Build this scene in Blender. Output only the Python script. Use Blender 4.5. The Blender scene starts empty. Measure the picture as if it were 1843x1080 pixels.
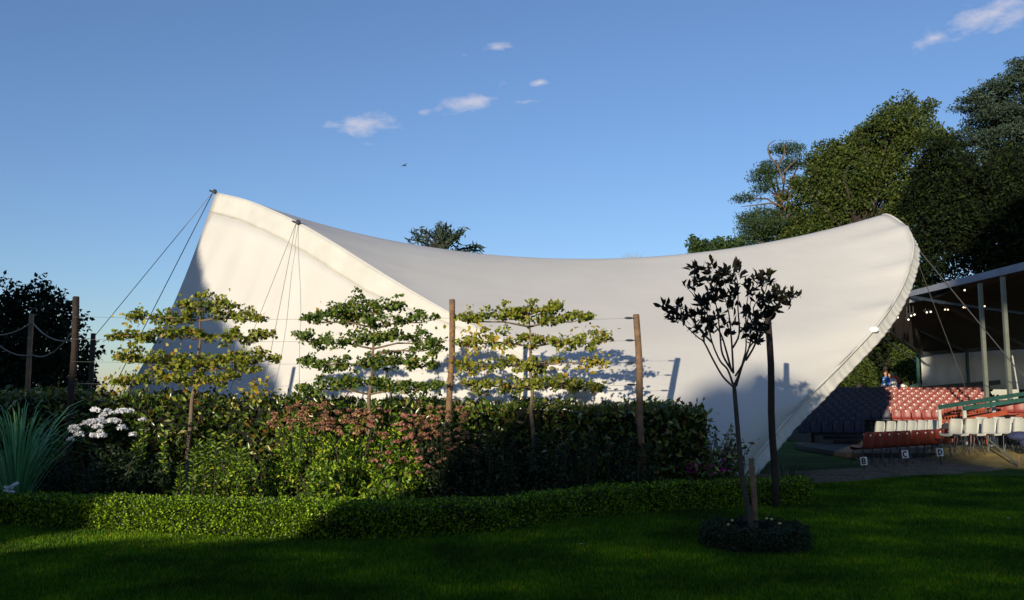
import bpy, bmesh, math, random
import numpy as np
from mathutils import Vector, Matrix
R = math.radians
rng = np.random.default_rng(7)
random.seed(7)
SC = bpy.context.scene
# ------------------------------------------------------------------ camera, world, sun, exposure
F = 1596.0                       # focal length in pixels of the 1843 px wide photograph
PITCH = math.atan(180.0 / F)
EYE = 1.6
cam_d = bpy.data.cameras.new('camera'); cam = bpy.data.objects.new('camera', cam_d)
SC.collection.objects.link(cam); SC.camera = cam
cam_d.sensor_width = 36.0; cam_d.lens = 36.0 * F / 1843.0
cam_d.clip_start = 0.05; cam_d.clip_end = 3000
cam.location = (0, 0, EYE); cam.rotation_euler = (math.pi / 2 + PITCH, 0, 0)
SUN_AZ, SUN_EL = R(21.0), R(8.7)        # light travels towards +x,+y and down
DS = Vector((math.sin(SUN_AZ) * math.cos(SUN_EL), math.cos(SUN_AZ) * math.cos(SUN_EL), -math.sin(SUN_EL)))
sl = bpy.data.lights.new('sun', 'SUN'); so = bpy.data.objects.new('sun', sl); SC.collection.objects.link(so)
sl.energy = 5.0; sl.angle = R(0.5); sl.color = (1.0, 0.87, 0.66)
so.rotation_euler = DS.to_track_quat('-Z', 'Y').to_euler(); so.location = (-10, -20, 12)
SC.view_settings.view_transform = 'Standard'; SC.view_settings.look = 'None'
SC.view_settings.exposure = 0.12; SC.view_settings.gamma = 1.0
SC.cycles.max_bounces = 5; SC.cycles.diffuse_bounces = 2; SC.cycles.transmission_bounces = 3
SC.cycles.glossy_bounces = 2; SC.cycles.transparent_max_bounces = 4
CT, ST = math.cos(PITCH), math.sin(PITCH)
def at(px, py, D):
    """world point seen at photo pixel (px,py) at distance D along the ground"""
    a = (px - 921.5) / F; b = (540 - py) / F
    y = CT - b * ST; z = ST + b * CT
    return Vector((a * D / y, D, EYE + z * D / y))
def direction(px, py): return (at(px, py, 1.0) - Vector((0, 0, EYE))).normalized()

W = bpy.data.worlds.new('World'); SC.world = W; W.use_nodes = True
def build_world():
    nt = W.node_tree; nt.nodes.clear(); N = nt.nodes.new; L = nt.links.new
    out = N('ShaderNodeOutputWorld'); bg = N('ShaderNodeBackground'); bg.inputs[1].default_value = 0.15
    sky = N('ShaderNodeTexSky'); sky.sky_type = 'NISHITA'; sky.sun_disc = False
    sky.sun_elevation = SUN_EL; sky.sun_rotation = SUN_AZ + math.pi
    sky.air_density = 1.0; sky.dust_density = 0.3; sky.ozone_density = 3.2
    tc = N('ShaderNodeTexCoord')
    def vm(op, a, b=None):
        n = N('ShaderNodeVectorMath'); n.operation = op
        for i, s in enumerate((a, b)):
            if s is None: continue
            if hasattr(s, 'is_linked'): L(s, n.inputs[i])
            else: n.inputs[i].default_value = s
        return n
    def mt(op, a, b=None, cl=False):
        n = N('ShaderNodeMath'); n.operation = op; n.use_clamp = cl
        for i, s in enumerate((a, b)):
            if s is None: continue
            if hasattr(s, 'is_linked'): L(s, n.inputs[i])
            else: n.inputs[i].default_value = s
        return n.outputs[0]
    noi = N('ShaderNodeTexNoise'); noi.inputs['Scale'].default_value = 38; noi.inputs['Detail'].default_value = 7
    noi.inputs['Roughness'].default_value = .62
    mp = N('ShaderNodeMapping'); mp.inputs['Scale'].default_value = (1, 1, 2.2); mp.inputs['Rotation'].default_value = (0, R(14), 0)
    L(tc.outputs['Generated'], mp.inputs[0]); L(mp.outputs[0], noi.inputs[0])
    total = None
    # clouds: centre px, half width, half height, tilt, strength
    for (px, py, hw, hh, ti, st) in [(655, 224, 66, 20, 7, 1.0), (841, 186, 52, 16, 12, 1.15), (972, 148, 20, 7, 10, .9),
                                     (893, 85, 30, 9, 6, .75), (765, 202, 16, 6, 5, .5), (950, 183, 28, 5, 2, .45), (835, 98, 14, 5, 8, .5), (663, 260, 22, 6, 0, .4),
                                     (1770, 28, 80, 24, 14, .85), (1680, 70, 40, 15, 12, .7), (1828, 24, 50, 22, 20, .75), (900, 155, 16, 9, 40, .35)]:
        c = direction(px, py); up = Vector((0, 0, 1)); r = c.cross(up).normalized(); u = r.cross(c).normalized()
        t = R(ti); rr = r * math.cos(t) + u * math.sin(t); uu = -r * math.sin(t) + u * math.cos(t)
        da = mt('MULTIPLY', vm('DOT_PRODUCT', tc.outputs['Generated'], tuple(rr)).outputs['Value'], F / hw / 1.35)
        ca = mt('SUBTRACT', da, 0.0)
        db = mt('MULTIPLY', vm('DOT_PRODUCT', tc.outputs['Generated'], tuple(uu)).outputs['Value'], F / hh / 1.4)
        d2 = mt('ADD', mt('MULTIPLY', ca, ca), mt('MULTIPLY', db, db))
        g = mt('MULTIPLY', mt('SUBTRACT', 1.0, mt('SQRT', d2), True), st)
        front = mt('GREATER_THAN', vm('DOT_PRODUCT', tc.outputs['Generated'], tuple(c)).outputs['Value'], 0.5)
        g = mt('MULTIPLY', g, front)
        total = g if total is None else mt('MAXIMUM', total, g)
    nz = mt('MULTIPLY', mt('SUBTRACT', noi.outputs[0], 0.5), 3.8)
    m = mt('MULTIPLY', mt('ADD', mt('MULTIPLY', total, 2.3), mt('SUBTRACT', nz, 0.62)), 0.6, True)
    gate = mt('MULTIPLY', total, 3.5, True)
    m = mt('MULTIPLY', mt('MULTIPLY', m, gate), .66)
    hs = N('ShaderNodeHueSaturation'); hs.inputs['Saturation'].default_value = 0.98; hs.inputs['Value'].default_value = 1.0
    tint = N('ShaderNodeMixRGB'); tint.blend_type = 'MULTIPLY'; tint.inputs[0].default_value = 1; tint.inputs[2].default_value = (1.0, .965, 1.10, 1); L(sky.outputs[0], tint.inputs[1]); L(tint.outputs[0], hs.inputs['Color'])
    mix = N('ShaderNodeMixRGB'); L(m, mix.inputs[0]); L(hs.outputs[0], mix.inputs[1]); mix.inputs[2].default_value = (4.6, 4.3, 4.6, 1)
    L(mix.outputs[0], bg.inputs[0]); L(bg.outputs[0], out.inputs[0])
build_world()

# ------------------------------------------------------------------ helpers
COL = SC.collection
def link(o, parent=None):
    COL.objects.link(o)
    if parent is not None: o.parent = parent
    return o
def tag(o, label=None, cat=None, group=None, kind=None):
    if label: o['label'] = label
    if cat: o['category'] = cat
    if group: o['group'] = group
    if kind: o['kind'] = kind
    return o
def thing(name, loc, label, cat, group=None, rz=0):
    o = bpy.data.objects.new(name, None); o.empty_display_size = .2
    o.location = loc; o.rotation_euler = (0, 0, rz); link(o)
    return tag(o, label, cat, group)
class MB:
    """collects vertices and faces for ONE mesh"""
    def __init__(s): s.v = []; s.f = []; s.n = 0
    def add(s, V, Fs):
        V = np.asarray(V, float).reshape(-1, 3); s.v.append(V)
        for f in Fs: s.f.append(tuple(int(i) + s.n for i in f))
        s.n += len(V); return s
    def box(s, c, d, rz=0, m=None):
        x, y, z = d[0] / 2, d[1] / 2, d[2] / 2
        V = np.array([(-x, -y, -z), (x, -y, -z), (x, y, -z), (-x, y, -z), (-x, -y, z), (x, -y, z), (x, y, z), (-x, y, z)])
        if m is not None: V = V @ np.array(m).T
        if rz:
            a, b = math.cos(rz), math.sin(rz); V = V @ np.array([[a, b, 0], [-b, a, 0], [0, 0, 1]])
        return s.add(V + np.array(c), [(0, 3, 2, 1), (4, 5, 6, 7), (0, 1, 5, 4), (1, 2, 6, 5), (2, 3, 7, 6), (3, 0, 4, 7)])
    def beam(s, a, b, w, h):
        a, b = Vector(a), Vector(b); d = b - a; L = d.length; d.normalize()
        up = Vector((0, 0, 1)) if abs(d.z) < .99 else Vector((1, 0, 0))
        sx = d.cross(up).normalized(); sz = sx.cross(d).normalized()
        V = []
        for p in (a, b):
            for i, j in ((-1, -1), (1, -1), (1, 1), (-1, 1)): V.append(p + sx * i * w / 2 + sz * j * h / 2)
        return s.add([tuple(v) for v in V], [(0, 1, 2, 3), (7, 6, 5, 4), (0, 4, 5, 1), (1, 5, 6, 2), (2, 6, 7, 3), (3, 7, 4, 0)])
    def tube(s, P, r, n=7, cap=True):
        P = [Vector(p) for p in P]; k = len(P)
        if not hasattr(r, '__len__'): r = [r] * k
        V = []; ref = Vector((0.31, 0.2, 0.93)).normalized()
        for i, p in enumerate(P):
            t = (P[min(i + 1, k - 1)] - P[max(i - 1, 0)]).normalized()
            a = t.cross(ref)
            if a.length < .05: a = t.cross(Vector((1, 0, 0)))
            a.normalize(); b = t.cross(a)
            for j in range(n):
                an = 2 * math.pi * j / n; V.append(tuple(p + (a * math.cos(an) + b * math.sin(an)) * r[i]))
        Fs = [(i * n + j, i * n + (j + 1) % n, (i + 1) * n + (j + 1) % n, (i + 1) * n + j) for i in range(k - 1) for j in range(n)]
        if cap: Fs += [tuple(range(n))[::-1], tuple((k - 1) * n + j for j in range(n))]
        return s.add(V, Fs)
    def ball(s, c, r, nu=8, nv=6):
        r = r if hasattr(r, '__len__') else (r, r, r); V = [(0, 0, -1)]
        for i in range(1, nv):
            a = -math.pi / 2 + math.pi * i / nv
            for j in range(nu): V.append((math.cos(a) * math.cos(2 * math.pi * j / nu), math.cos(a) * math.sin(2 * math.pi * j / nu), math.sin(a)))
        V.append((0, 0, 1)); Fs = [(0, 1 + (j + 1) % nu, 1 + j) for j in range(nu)]
        for i in range(nv - 2):
            for j in range(nu): a = 1 + i * nu; Fs.append((a + j, a + (j + 1) % nu, a + nu + (j + 1) % nu, a + nu + j))
        a = 1 + (nv - 2) * nu; Fs += [(a + j, a + (j + 1) % nu, len(V) - 1) for j in range(nu)]
        return s.add(np.array(V) * np.array(r) + np.array(c), Fs)
    def grid(s, G, flip=False):
        G = np.asarray(G, float); a, b = G.shape[:2]
        Fs = [(i * b + j, (i + 1) * b + j, (i + 1) * b + j + 1, i * b + j + 1) for i in range(a - 1) for j in range(b - 1)]
        if flip: Fs = [f[::-1] for f in Fs]
        return s.add(G.reshape(-1, 3), Fs)
    def mesh(s, name, m=None, smooth=False):
        me = bpy.data.meshes.new(name); me.from_pydata([tuple(v) for v in np.concatenate(s.v)], [], s.f); me.update()
        if m is not None: me.materials.append(m)
        if smooth: me.polygons.foreach_set('use_smooth', [True] * len(me.polygons))
        return me
    def build(s, name, m, parent=None, smooth=False):
        return link(bpy.data.objects.new(name, s.mesh(name, m, smooth)), parent)
def fast_mesh(name, V, T, m, parent=None, k=3):
    """V (n,3), T (m,k) face indices, as one mesh object"""
    me = bpy.data.meshes.new(name); V = np.ascontiguousarray(V, np.float32); T = np.ascontiguousarray(T, np.int32)
    me.vertices.add(len(V)); me.vertices.foreach_set('co', V.ravel())
    me.loops.add(T.size); me.loops.foreach_set('vertex_index', T.ravel())
    me.polygons.add(len(T)); me.polygons.foreach_set('loop_start', np.arange(len(T), dtype=np.int32) * k)
    me.polygons.foreach_set('loop_total', np.full(len(T), k, np.int32))
    me.update(calc_edges=True); me.materials.append(m)
    return link(bpy.data.objects.new(name, me), parent)
def unit(a): return a / np.maximum(np.linalg.norm(a, axis=-1, keepdims=True), 1e-9)
def leaves(name, P, size, m, parent=None, aspect=.5, out=None, up=.35, fold=.18, spread=1.0, rg=None):
    """pointed folded leaves at P; `out` biases the growing direction"""
    rg = rg or rng; P = np.asarray(P, float); n = len(P)
    d = rg.normal(size=(n, 3)) * spread
    if out is not None: d = d + out
    d[:, 2] += up * 0; d = unit(d)
    ref = unit(rg.normal(size=(n, 3)) + np.array([-.35, -1.15, .75]))
    w = unit(np.cross(d, ref)); nn = np.cross(w, d)
    s = (np.asarray(size) * (0.65 + .7 * rg.random(n)))[:, None] if np.ndim(size) == 0 else np.asarray(size)[:, None]
    b = P - d * s * .5; t = P + d * s * .5; mid = P - d * s * .06 - nn * s * fold * .5
    l = mid + w * s * aspect * .5 + nn * s * fold; r = mid - w * s * aspect * .5 + nn * s * fold
    V = np.stack([b, l, t, r], 1).reshape(-1, 3); k = np.arange(n)[:, None] * 4
    T = np.concatenate([k + [0, 2, 1], k + [0, 3, 2]], 0)
    return fast_mesh(name, V, T, m, parent)
# ------------------------------------------------------------------ materials
def newmat(name):
    m = bpy.data.materials.new(name); m.use_nodes = True; nt = m.node_tree
    return m, nt, nt.nodes['Principled BSDF'], nt.nodes.new, nt.links.new
def ramp(N, cols):
    r = N('ShaderNodeValToRGB'); e = r.color_ramp.elements
    while len(e) < len(cols): e.new(.5)
    for i, (p, c) in enumerate(cols): e[i].position = p; e[i].color = (*c, 1)
    return r
def solid(name, c, rough=.6, var=.15, scale=8, bump=0, metal=0, bscale=None, dist=.02):
    m, nt, p, N, L = newmat(name)
    no = N('ShaderNodeTexNoise'); no.inputs['Scale'].default_value = scale; no.inputs['Detail'].default_value = 5
    tc = N('ShaderNodeTexCoord'); L(tc.outputs['Object'], no.inputs[0])
    r = ramp(N, [(.3, tuple(x * (1 - var) for x in c)), (.7, tuple(min(1, x * (1 + var)) for x in c))])
    L(no.outputs[0], r.inputs[0]); L(r.outputs[0], p.inputs['Base Color'])
    p.inputs['Roughness'].default_value = rough; p.inputs['Metallic'].default_value = metal
    if bump:
        b = N('ShaderNodeBump'); b.inputs['Strength'].default_value = bump; b.inputs['Distance'].default_value = dist
        n2 = N('ShaderNodeTexNoise'); n2.inputs['Scale'].default_value = bscale or scale * 6; n2.inputs['Detail'].default_value = 4
        L(tc.outputs['Object'], n2.inputs[0]); L(n2.outputs[0], b.inputs['Height']); L(b.outputs[0], p.inputs['Normal'])
    return m
def leafmat(name, cols, rough=.45, trans=.35, spec=.4):
    m, nt, p, N, L = newmat(name)
    g = N('ShaderNodeNewGeometry'); r = ramp(N, cols); r.color_ramp.interpolation = 'LINEAR'
    L(g.outputs['Random Per Island'], r.inputs[0]); L(r.outputs[0], p.inputs['Base Color'])
    p.inputs['Roughness'].default_value = rough; p.inputs['Specular IOR Level'].default_value = spec
    tr = N('ShaderNodeBsdfTranslucent'); mx = N('ShaderNodeMixShader'); mx.inputs[0].default_value = trans
    hs = N('ShaderNodeHueSaturation'); hs.inputs['Value'].default_value = 1.25; hs.inputs['Saturation'].default_value = 1.1
    L(r.outputs[0], hs.inputs['Color']); L(hs.outputs[0], tr.inputs[0])
    L(p.outputs[0], mx.inputs[1]); L(tr.outputs[0], mx.inputs[2]); L(mx.outputs[0], nt.nodes['Material Output'].inputs[0])
    return m
M = {}
M['box'] = leafmat('box_leaf', [(0, (.012, .028, .002)), (.45, (.06, .13, .005)), (.8, (.24, .40, .012)), (1, (.42, .60, .02))], .4, .35)  # darkest leaf tones stand in for shade deep in the hedge
M['laurel'] = leafmat('laurel_leaf', [(0, (.02, .045, .005)), (.4, (.05, .095, .008)), (.72, (.12, .18, .02)), (.80, (.17, .06, .02)), (.92, (.20, .24, .03)), (1, (.45, .44, .18))], .28, .15, .6)
M['bright'] = leafmat('bright_leaf', [(0, (.015, .035, .004)), (.4, (.045, .10, .006)), (.7, (.15, .27, .012)), (.9, (.30, .44, .02)), (1, (.55, .50, .05))], .45, .3)  # leaf variation; the dark tones also paint the shade between leaves
M['esp'] = leafmat('pleached_leaf', [(0, (.05, .075, .008)), (.4, (.14, .18, .014)), (.8, (.28, .31, .03)), (.93, (.27, .23, .05)), (1, (.38, .22, .03))], .45, .25)
M['esp_dark'] = leafmat('pleached_dark_leaf', [(0, (.035, .065, .010)), (.5, (.075, .13, .014)), (.9, (.14, .20, .025)), (1, (.25, .2, .04))], .45, .25)
M['yellow'] = leafmat('autumn_leaf', [(0, (.25, .25, .03)), (.6, (.46, .38, .05)), (1, (.50, .27, .04))], .5, .35)
M['magnolia'] = leafmat('magnolia_leaf', [(0, (.010, .009, .006)), (.6, (.020, .015, .010)), (1, (.03, .035, .01))], .5, .05, .2)  # near-black leaf colour carries the shade on this crown
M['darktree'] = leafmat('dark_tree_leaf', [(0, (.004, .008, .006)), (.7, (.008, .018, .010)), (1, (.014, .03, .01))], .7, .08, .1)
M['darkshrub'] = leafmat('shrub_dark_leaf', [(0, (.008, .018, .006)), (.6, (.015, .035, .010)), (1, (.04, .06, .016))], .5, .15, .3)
M['oak'] = leafmat('broadleaf', [(0, (.016, .032, .006)), (.5, (.040, .066, .010)), (1, (.095, .115, .022))], .6, .2, .2)
M['cedar'] = leafmat('cedar_needle', [(0, (.016, .03, .02)), (.6, (.035, .06, .04)), (1, (.07, .10, .06))], .6, .1, .2)
M['pine'] = leafmat('pine_needle', [(0, (.016, .035, .012)), (.6, (.035, .065, .018)), (1, (.06, .09, .025))], .6, .1, .2)
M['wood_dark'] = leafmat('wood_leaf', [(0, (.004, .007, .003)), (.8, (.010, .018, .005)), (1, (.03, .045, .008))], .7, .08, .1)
M['grassblade'] = leafmat('grass_blade', [(0, (.030, .085, .004)), (.55, (.07, .18, .006)), (.9, (.16, .30, .012)), (1, (.36, .30, .05))], .6, .45, .2)
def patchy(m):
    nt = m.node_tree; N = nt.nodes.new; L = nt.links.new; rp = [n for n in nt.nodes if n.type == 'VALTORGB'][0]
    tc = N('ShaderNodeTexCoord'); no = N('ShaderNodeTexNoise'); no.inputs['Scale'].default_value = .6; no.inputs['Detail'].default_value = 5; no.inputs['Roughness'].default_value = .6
    L(tc.outputs['Object'], no.inputs[0]); pr = ramp(N, [(.38, (.35, .42, .5)), (.52, (.85, .9, .8)), (.64, (2.1, 1.7, 1.0))]); L(no.outputs[0], pr.inputs[0])  # mottled turf tone, plus faint lit patches painted into the blades
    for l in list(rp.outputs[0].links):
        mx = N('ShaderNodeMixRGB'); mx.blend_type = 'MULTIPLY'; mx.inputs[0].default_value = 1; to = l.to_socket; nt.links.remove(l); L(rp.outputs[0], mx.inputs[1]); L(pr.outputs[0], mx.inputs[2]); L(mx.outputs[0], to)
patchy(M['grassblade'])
M['bluegrass'] = leafmat('blue_grass', [(0, (.05, .17, .07)), (.6, (.13, .36, .16)), (1, (.32, .55, .28))], .4, .25)
M['spike'] = leafmat('spike_leaf', [(0, (.02, .05, .03)), (.6, (.04, .07, .04)), (1, (.07, .10, .03))], .4, .2)
M['white_petal'] = leafmat('white_petal', [(0, (.65, .66, .7)), (1, (.85, .85, .88))], .6, .3, .2)
M['pink_petal'] = leafmat('pink_petal', [(0, (.32, .11, .10)), (.6, (.48, .19, .17)), (1, (.55, .33, .2))], .6, .3, .2)
M['dusky_petal'] = leafmat('dusky_petal', [(0, (.22, .09, .07)), (.6, (.40, .21, .13)), (1, (.50, .33, .17))], .6, .3, .2)
M['magenta_petal'] = leafmat('magenta_petal', [(0, (.22, .01, .12)), (1, (.5, .03, .3))], .6, .3, .2)
M['cream_petal'] = leafmat('yellow_petal', [(0, (.6, .6, .15)), (1, (.8, .78, .3))], .6, .3, .2)
M['bark'] = solid('bark', (.16, .115, .075), .85, .35, 14, .8, bscale=50)
M['bark_dark'] = solid('bark_dark', (.035, .028, .022), .9, .3, 10, .8, bscale=40)
M['bark_pine'] = solid('bark_pine', (.12, .08, .055), .9, .3, 4, .5)
M['twig'] = solid('young_bark', (.045, .038, .028), .8, .25, 20, .5, bscale=60)
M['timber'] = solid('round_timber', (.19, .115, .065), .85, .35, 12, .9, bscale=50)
M['timber_dark_shaded'] = solid('dark_shaded_timber', (.028, .017, .012), .85, .3, 12, .8, bscale=50)  # darkened copy of timber, post shade put into the colour; also the hem
M['soil'] = solid('soil', (.022, .016, .011), .95, .3, 6, .8)
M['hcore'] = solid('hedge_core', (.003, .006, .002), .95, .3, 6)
M['rope'] = solid('pale_rope', (.26, .23, .19), .8, .2, 60, .6)
M['guy'] = solid('guy_rope', (.16, .16, .17), .7, .2, 60)
M['guy_dark'] = solid('guy_rope_dark', (.04, .045, .055), .7, .2, 60)
M['wire'] = solid('galvanised_wire', (.22, .22, .22), .5, .1, 40, metal=.4)
M['steel'] = solid('painted_steel', (.13, .14, .11), .5, .15, 6, .1)
M['steel_dark'] = solid('dark_steel', (.03, .035, .04), .5, .2, 6)
M['red'] = solid('red_plastic', (.20, .028, .017), .42, .15, 5)
M['navy'] = solid('navy_plastic', (.008, .009, .022), .5, .2, 5)
M['whitep'] = solid('white_plastic', (.44, .45, .41), .4, .08, 5)
M['disc'] = solid('disc_white', (.85, .85, .82), .5, .03, 5)
M['green'] = solid('green_paint', (.02, .075, .058), .5, .2, 5, .1)
M['redrail'] = solid('red_paint', (.30, .055, .02), .5, .2, 5, .1)
M['deck'] = solid('terrace_deck', (.035, .030, .026), .85, .3, 4, .4)
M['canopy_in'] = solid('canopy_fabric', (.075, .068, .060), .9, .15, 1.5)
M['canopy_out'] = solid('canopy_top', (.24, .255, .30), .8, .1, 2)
M['wallfab'] = solid('white_wall_fabric', (.62, .62, .60), .8, .06, 1)
M['black'] = solid('black_sign', (.008, .008, .008), .6, .1, 5)
M['signwhite'] = solid('sign_white', (.8, .8, .8), .5, .03, 5)
M['bag'] = solid('dark_cloth', (.02, .022, .03), .9, .3, 12, .4)
M['bluecloth'] = solid('blue_cloth', (.03, .04, .10), .9, .3, 12, .4)
M['skin'] = solid('skin', (.45, .25, .17), .6, .1, 20)
def cloth(n, c): return solid(n, c, .85, .12, 12, .3)
m, nt, p, N, L = newmat('lamp_glow')
p.inputs['Emission Color'].default_value = (1, .72, .45, 1); p.inputs['Emission Strength'].default_value = 3.0; M['lamp'] = m
def fabric():
    m, nt, p, N, L = newmat('tent_fabric')
    tc = N('ShaderNodeTexCoord'); no = N('ShaderNodeTexNoise'); no.inputs['Scale'].default_value = .7; no.inputs['Detail'].default_value = 6
    L(tc.outputs['Object'], no.inputs[0]); r = ramp(N, [(.3, (.545, .535, .51)), (.7, (.59, .58, .555))]); L(no.outputs[0], r.inputs[0])
    L(r.outputs[0], p.inputs['Base Color']); p.inputs['Roughness'].default_value = .7; p.inputs['Specular IOR Level'].default_value = .2
    n2 = N('ShaderNodeTexNoise'); n2.inputs['Scale'].default_value = 2.2; n2.inputs['Detail'].default_value = 3
    mp = N('ShaderNodeMapping'); mp.inputs['Scale'].default_value = (.55, .55, 1.4); L(tc.outputs['Object'], mp.inputs[0]); L(mp.outputs[0], n2.inputs[0])
    b = N('ShaderNodeBump'); b.inputs['Strength'].default_value = .14; b.inputs['Distance'].default_value = .08
    L(n2.outputs[0], b.inputs['Height']); L(b.outputs[0], p.inputs['Normal'])
    return m
M['fabric'] = fabric()
M['valance'] = solid('valance_fabric', (.56, .55, .51), .75, .08, 2, .25, bscale=6, dist=.04)
def lawnmat():
    m, nt, p, N, L = newmat('lawn_grass')
    tc = N('ShaderNodeTexCoord'); a = N('ShaderNodeTexNoise'); a.inputs['Scale'].default_value = .55; a.inputs['Detail'].default_value = 4
    b = N('ShaderNodeTexNoise'); b.inputs['Scale'].default_value = 30; b.inputs['Detail'].default_value = 6
    L(tc.outputs['Object'], a.inputs[0]); L(tc.outputs['Object'], b.inputs[0])
    mx = N('ShaderNodeMixRGB'); mx.inputs[0].default_value = .45; L(a.outputs[0], mx.inputs[1]); L(b.outputs[0], mx.inputs[2])
    r = ramp(N, [(.36, (.010, .040, .003)), (.5, (.035, .09, .005)), (.64, (.11, .15, .02))]); L(mx.outputs[0], r.inputs[0])  # turf mottling; the brightest tones also paint in lit patches
    L(r.outputs[0], p.inputs['Base Color']); p.inputs['Roughness'].default_value = .9; p.inputs['Specular IOR Level'].default_value = .1
    bu = N('ShaderNodeBump'); bu.inputs['Strength'].default_value = .8; bu.inputs['Distance'].default_value = .03
    L(b.outputs[0], bu.inputs['Height']); L(bu.outputs[0], p.inputs['Normal']); return m
M['lawn'] = lawnmat()
def gravelmat():
    m, nt, p, N, L = newmat('gravel')
    tc = N('ShaderNodeTexCoord'); v = N('ShaderNodeTexVoronoi'); v.inputs['Scale'].default_value = 22; L(tc.outputs['Object'], v.inputs[0])
    n = N('ShaderNodeTexNoise'); n.inputs['Scale'].default_value = 2.5; n.inputs['Detail'].default_value = 6; L(tc.outputs['Object'], n.inputs[0])
    r = ramp(N, [(0, (.09, .06, .03)), (.5, (.20, .14, .08)), (1, (.36, .28, .18))]); L(v.outputs['Color'], r.inputs[0])
    r2 = ramp(N, [(.35, (.55, .55, .55)), (.65, (1.1, 1.1, 1.1))]); L(n.outputs[0], r2.inputs[0])
    mx = N('ShaderNodeMixRGB'); mx.blend_type = 'MULTIPLY'; mx.inputs[0].default_value = 1; L(r.outputs[0], mx.inputs[1]); L(r2.outputs[0], mx.inputs[2])
    L(mx.outputs[0], p.inputs['Base Color']); p.inputs['Roughness'].default_value = .95
    bu = N('ShaderNodeBump'); bu.inputs['Strength'].default_value = .9; bu.inputs['Distance'].default_value = .02
    L(v.outputs['Distance'], bu.inputs['Height']); L(bu.outputs[0], p.inputs['Normal']); return m
M['gravel'] = gravelmat()
M['bank'] = solid('straw_bank', (.26, .19, .055), .95, .35, 3, .8, bscale=20)

# ------------------------------------------------------------------ ground
def sstep(x, a, b):
    t = np.clip((x - a) / (b - a), 0, 1); return t * t * (3 - 2 * t)
def gz(x, y):
    x = np.asarray(x, float); y = np.asarray(y, float)
    z = .025 * np.sin(x * .9 + 1) * np.sin(y * .7) * sstep(y, 3, 8) * (1 - sstep(y, 18, 24))
    return z + 1.5 * sstep(y, 44, 52) * sstep(x, 8, 16)
def grid_sheet(name, xs, ys, zf, m):
    X, Y = np.meshgrid(xs, ys, indexing='ij'); G = np.stack([X, Y, zf(X, Y)], -1)
    return MB().grid(G).build(name, m, smooth=True)
def axis(lo, hi, core0, core1, st):
    a = list(np.arange(core0, core1 + 1e-6, st)); k = st * 1.4; x = core1
    while x < hi: x += k; a.append(min(x, hi)); k *= 1.4
    k = st * 1.4; x = core0
    while x > lo: x -= k; a.insert(0, max(x, lo)); k *= 1.4
    return np.array(a)
tag(grid_sheet('lawn', axis(-700, 700, -14, 24, .5), axis(-400, 900, -2, 60, .5), gz, M['lawn']), kind='structure')
# flower bed soil between the box edging and the tent
bx = [(0, 945), (120, 948), (220, 951), (300, 955), (430, 959), (560, 962), (680, 963), (760, 961), (900, 955), (1000, 938), (1100, 924), (1250, 913), (1380, 908), (1452, 905)]
HB = np.array([tuple(at(x, y, 1.6 * F / (y - 720) * 1.0))[:2] for x, y in bx])
HB = np.concatenate([[(-9.5, HB[0, 1] + .1)], HB]); 
def edge_y(x): return np.interp(x, HB[:, 0], HB[:, 1])
xs = np.linspace(-16, 4.6, 60); X, T = np.meshgrid(xs, np.linspace(0, 1, 12), indexing='ij')
Y = edge_y(X) + .2 + T * (15.6 - edge_y(X)); G = np.stack([X, Y, gz(X, Y) + .02], -1)
tag(MB().grid(G).build('flower_bed', M['soil'], smooth=True), kind='structure')
# gravel path by the seats
lo = np.array([tuple(at(x, y, 1.6 * F / (y - 720)))[:2] for x, y in ((1380, 872), (1450, 868), (1520, 865), (1600, 858), (1700, 851), (1780, 845), (1843, 840), (2100, 834))])
X, T = np.meshgrid(np.linspace(lo[0, 0], 22, 60), np.linspace(0, 1, 24), indexing='ij')
Y0 = np.interp(X, lo[:, 0], lo[:, 1]) + .10 * np.sin(X * 5) + .06 * np.sin(X * 13); Y = Y0 + T * (np.maximum(np.interp(X, [5, 7.3, 8.6, 9.5, 10.5], [19.4, 20.6, 21.6, 25, 34]), Y0 + .3) - Y0)
tag(MB().grid(np.stack([X, Y, gz(X, Y) + .018 * (T > 0) - .005], -1)).build('gravel_path', M['gravel'], smooth=True), kind='structure')
# low straw-covered bank under the white chairs
X, T = np.meshgrid(np.linspace(11.2, 17, 50), np.linspace(0, 1, 22), indexing='ij')
Y = 20.6 + T * 6 + .2 * np.sin(X * 2); hb = .30 * sstep(T, 0, .22) * (1 - sstep(T, .85, 1)) * sstep(X, 11.2, 12.4) * (1 - sstep(X, 12.55 + 1.0, 13.3) * (1 - sstep(T, .1, .5)))
hb = hb + .02 * np.sin(X * 9) * np.sin(Y * 8) * (hb > .02)
tag(MB().grid(np.stack([X, Y, hb + np.where(hb > .004, .022, -.03)], -1)).build('straw_bank', M['bank'], smooth=True), kind='structure')
# mown grass blades
def grass():
    n = 640000; y = 6.6 + (rng.random(n) ** 1.3) * 12.5; x = (rng.random(n) * 2 - 1) * (y * .72 + 1.0)
    ok = (y < edge_y(x) + .05) | ((x > 4.7) & (y < np.interp(x, lo[:, 0], lo[:, 1])))
    x, y = x[ok], y[ok]; n = len(x); z = gz(x, y); h = .022 + .028 * rng.random(n); a = rng.normal(size=n) * .7; w = .0045 + .0012 * y / 8
    le = rng.normal(size=(n, 2)) * .009
    V = np.stack([np.stack([x - np.cos(a) * w, y - np.sin(a) * w, z], -1), np.stack([x + np.cos(a) * w, y + np.sin(a) * w, z], -1),
                  np.stack([x + le[:, 0], y + le[:, 1], z + h], -1)], 1).reshape(-1, 3)
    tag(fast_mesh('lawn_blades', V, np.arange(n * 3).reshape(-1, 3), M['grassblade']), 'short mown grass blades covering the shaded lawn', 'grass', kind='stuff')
grass()
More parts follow.
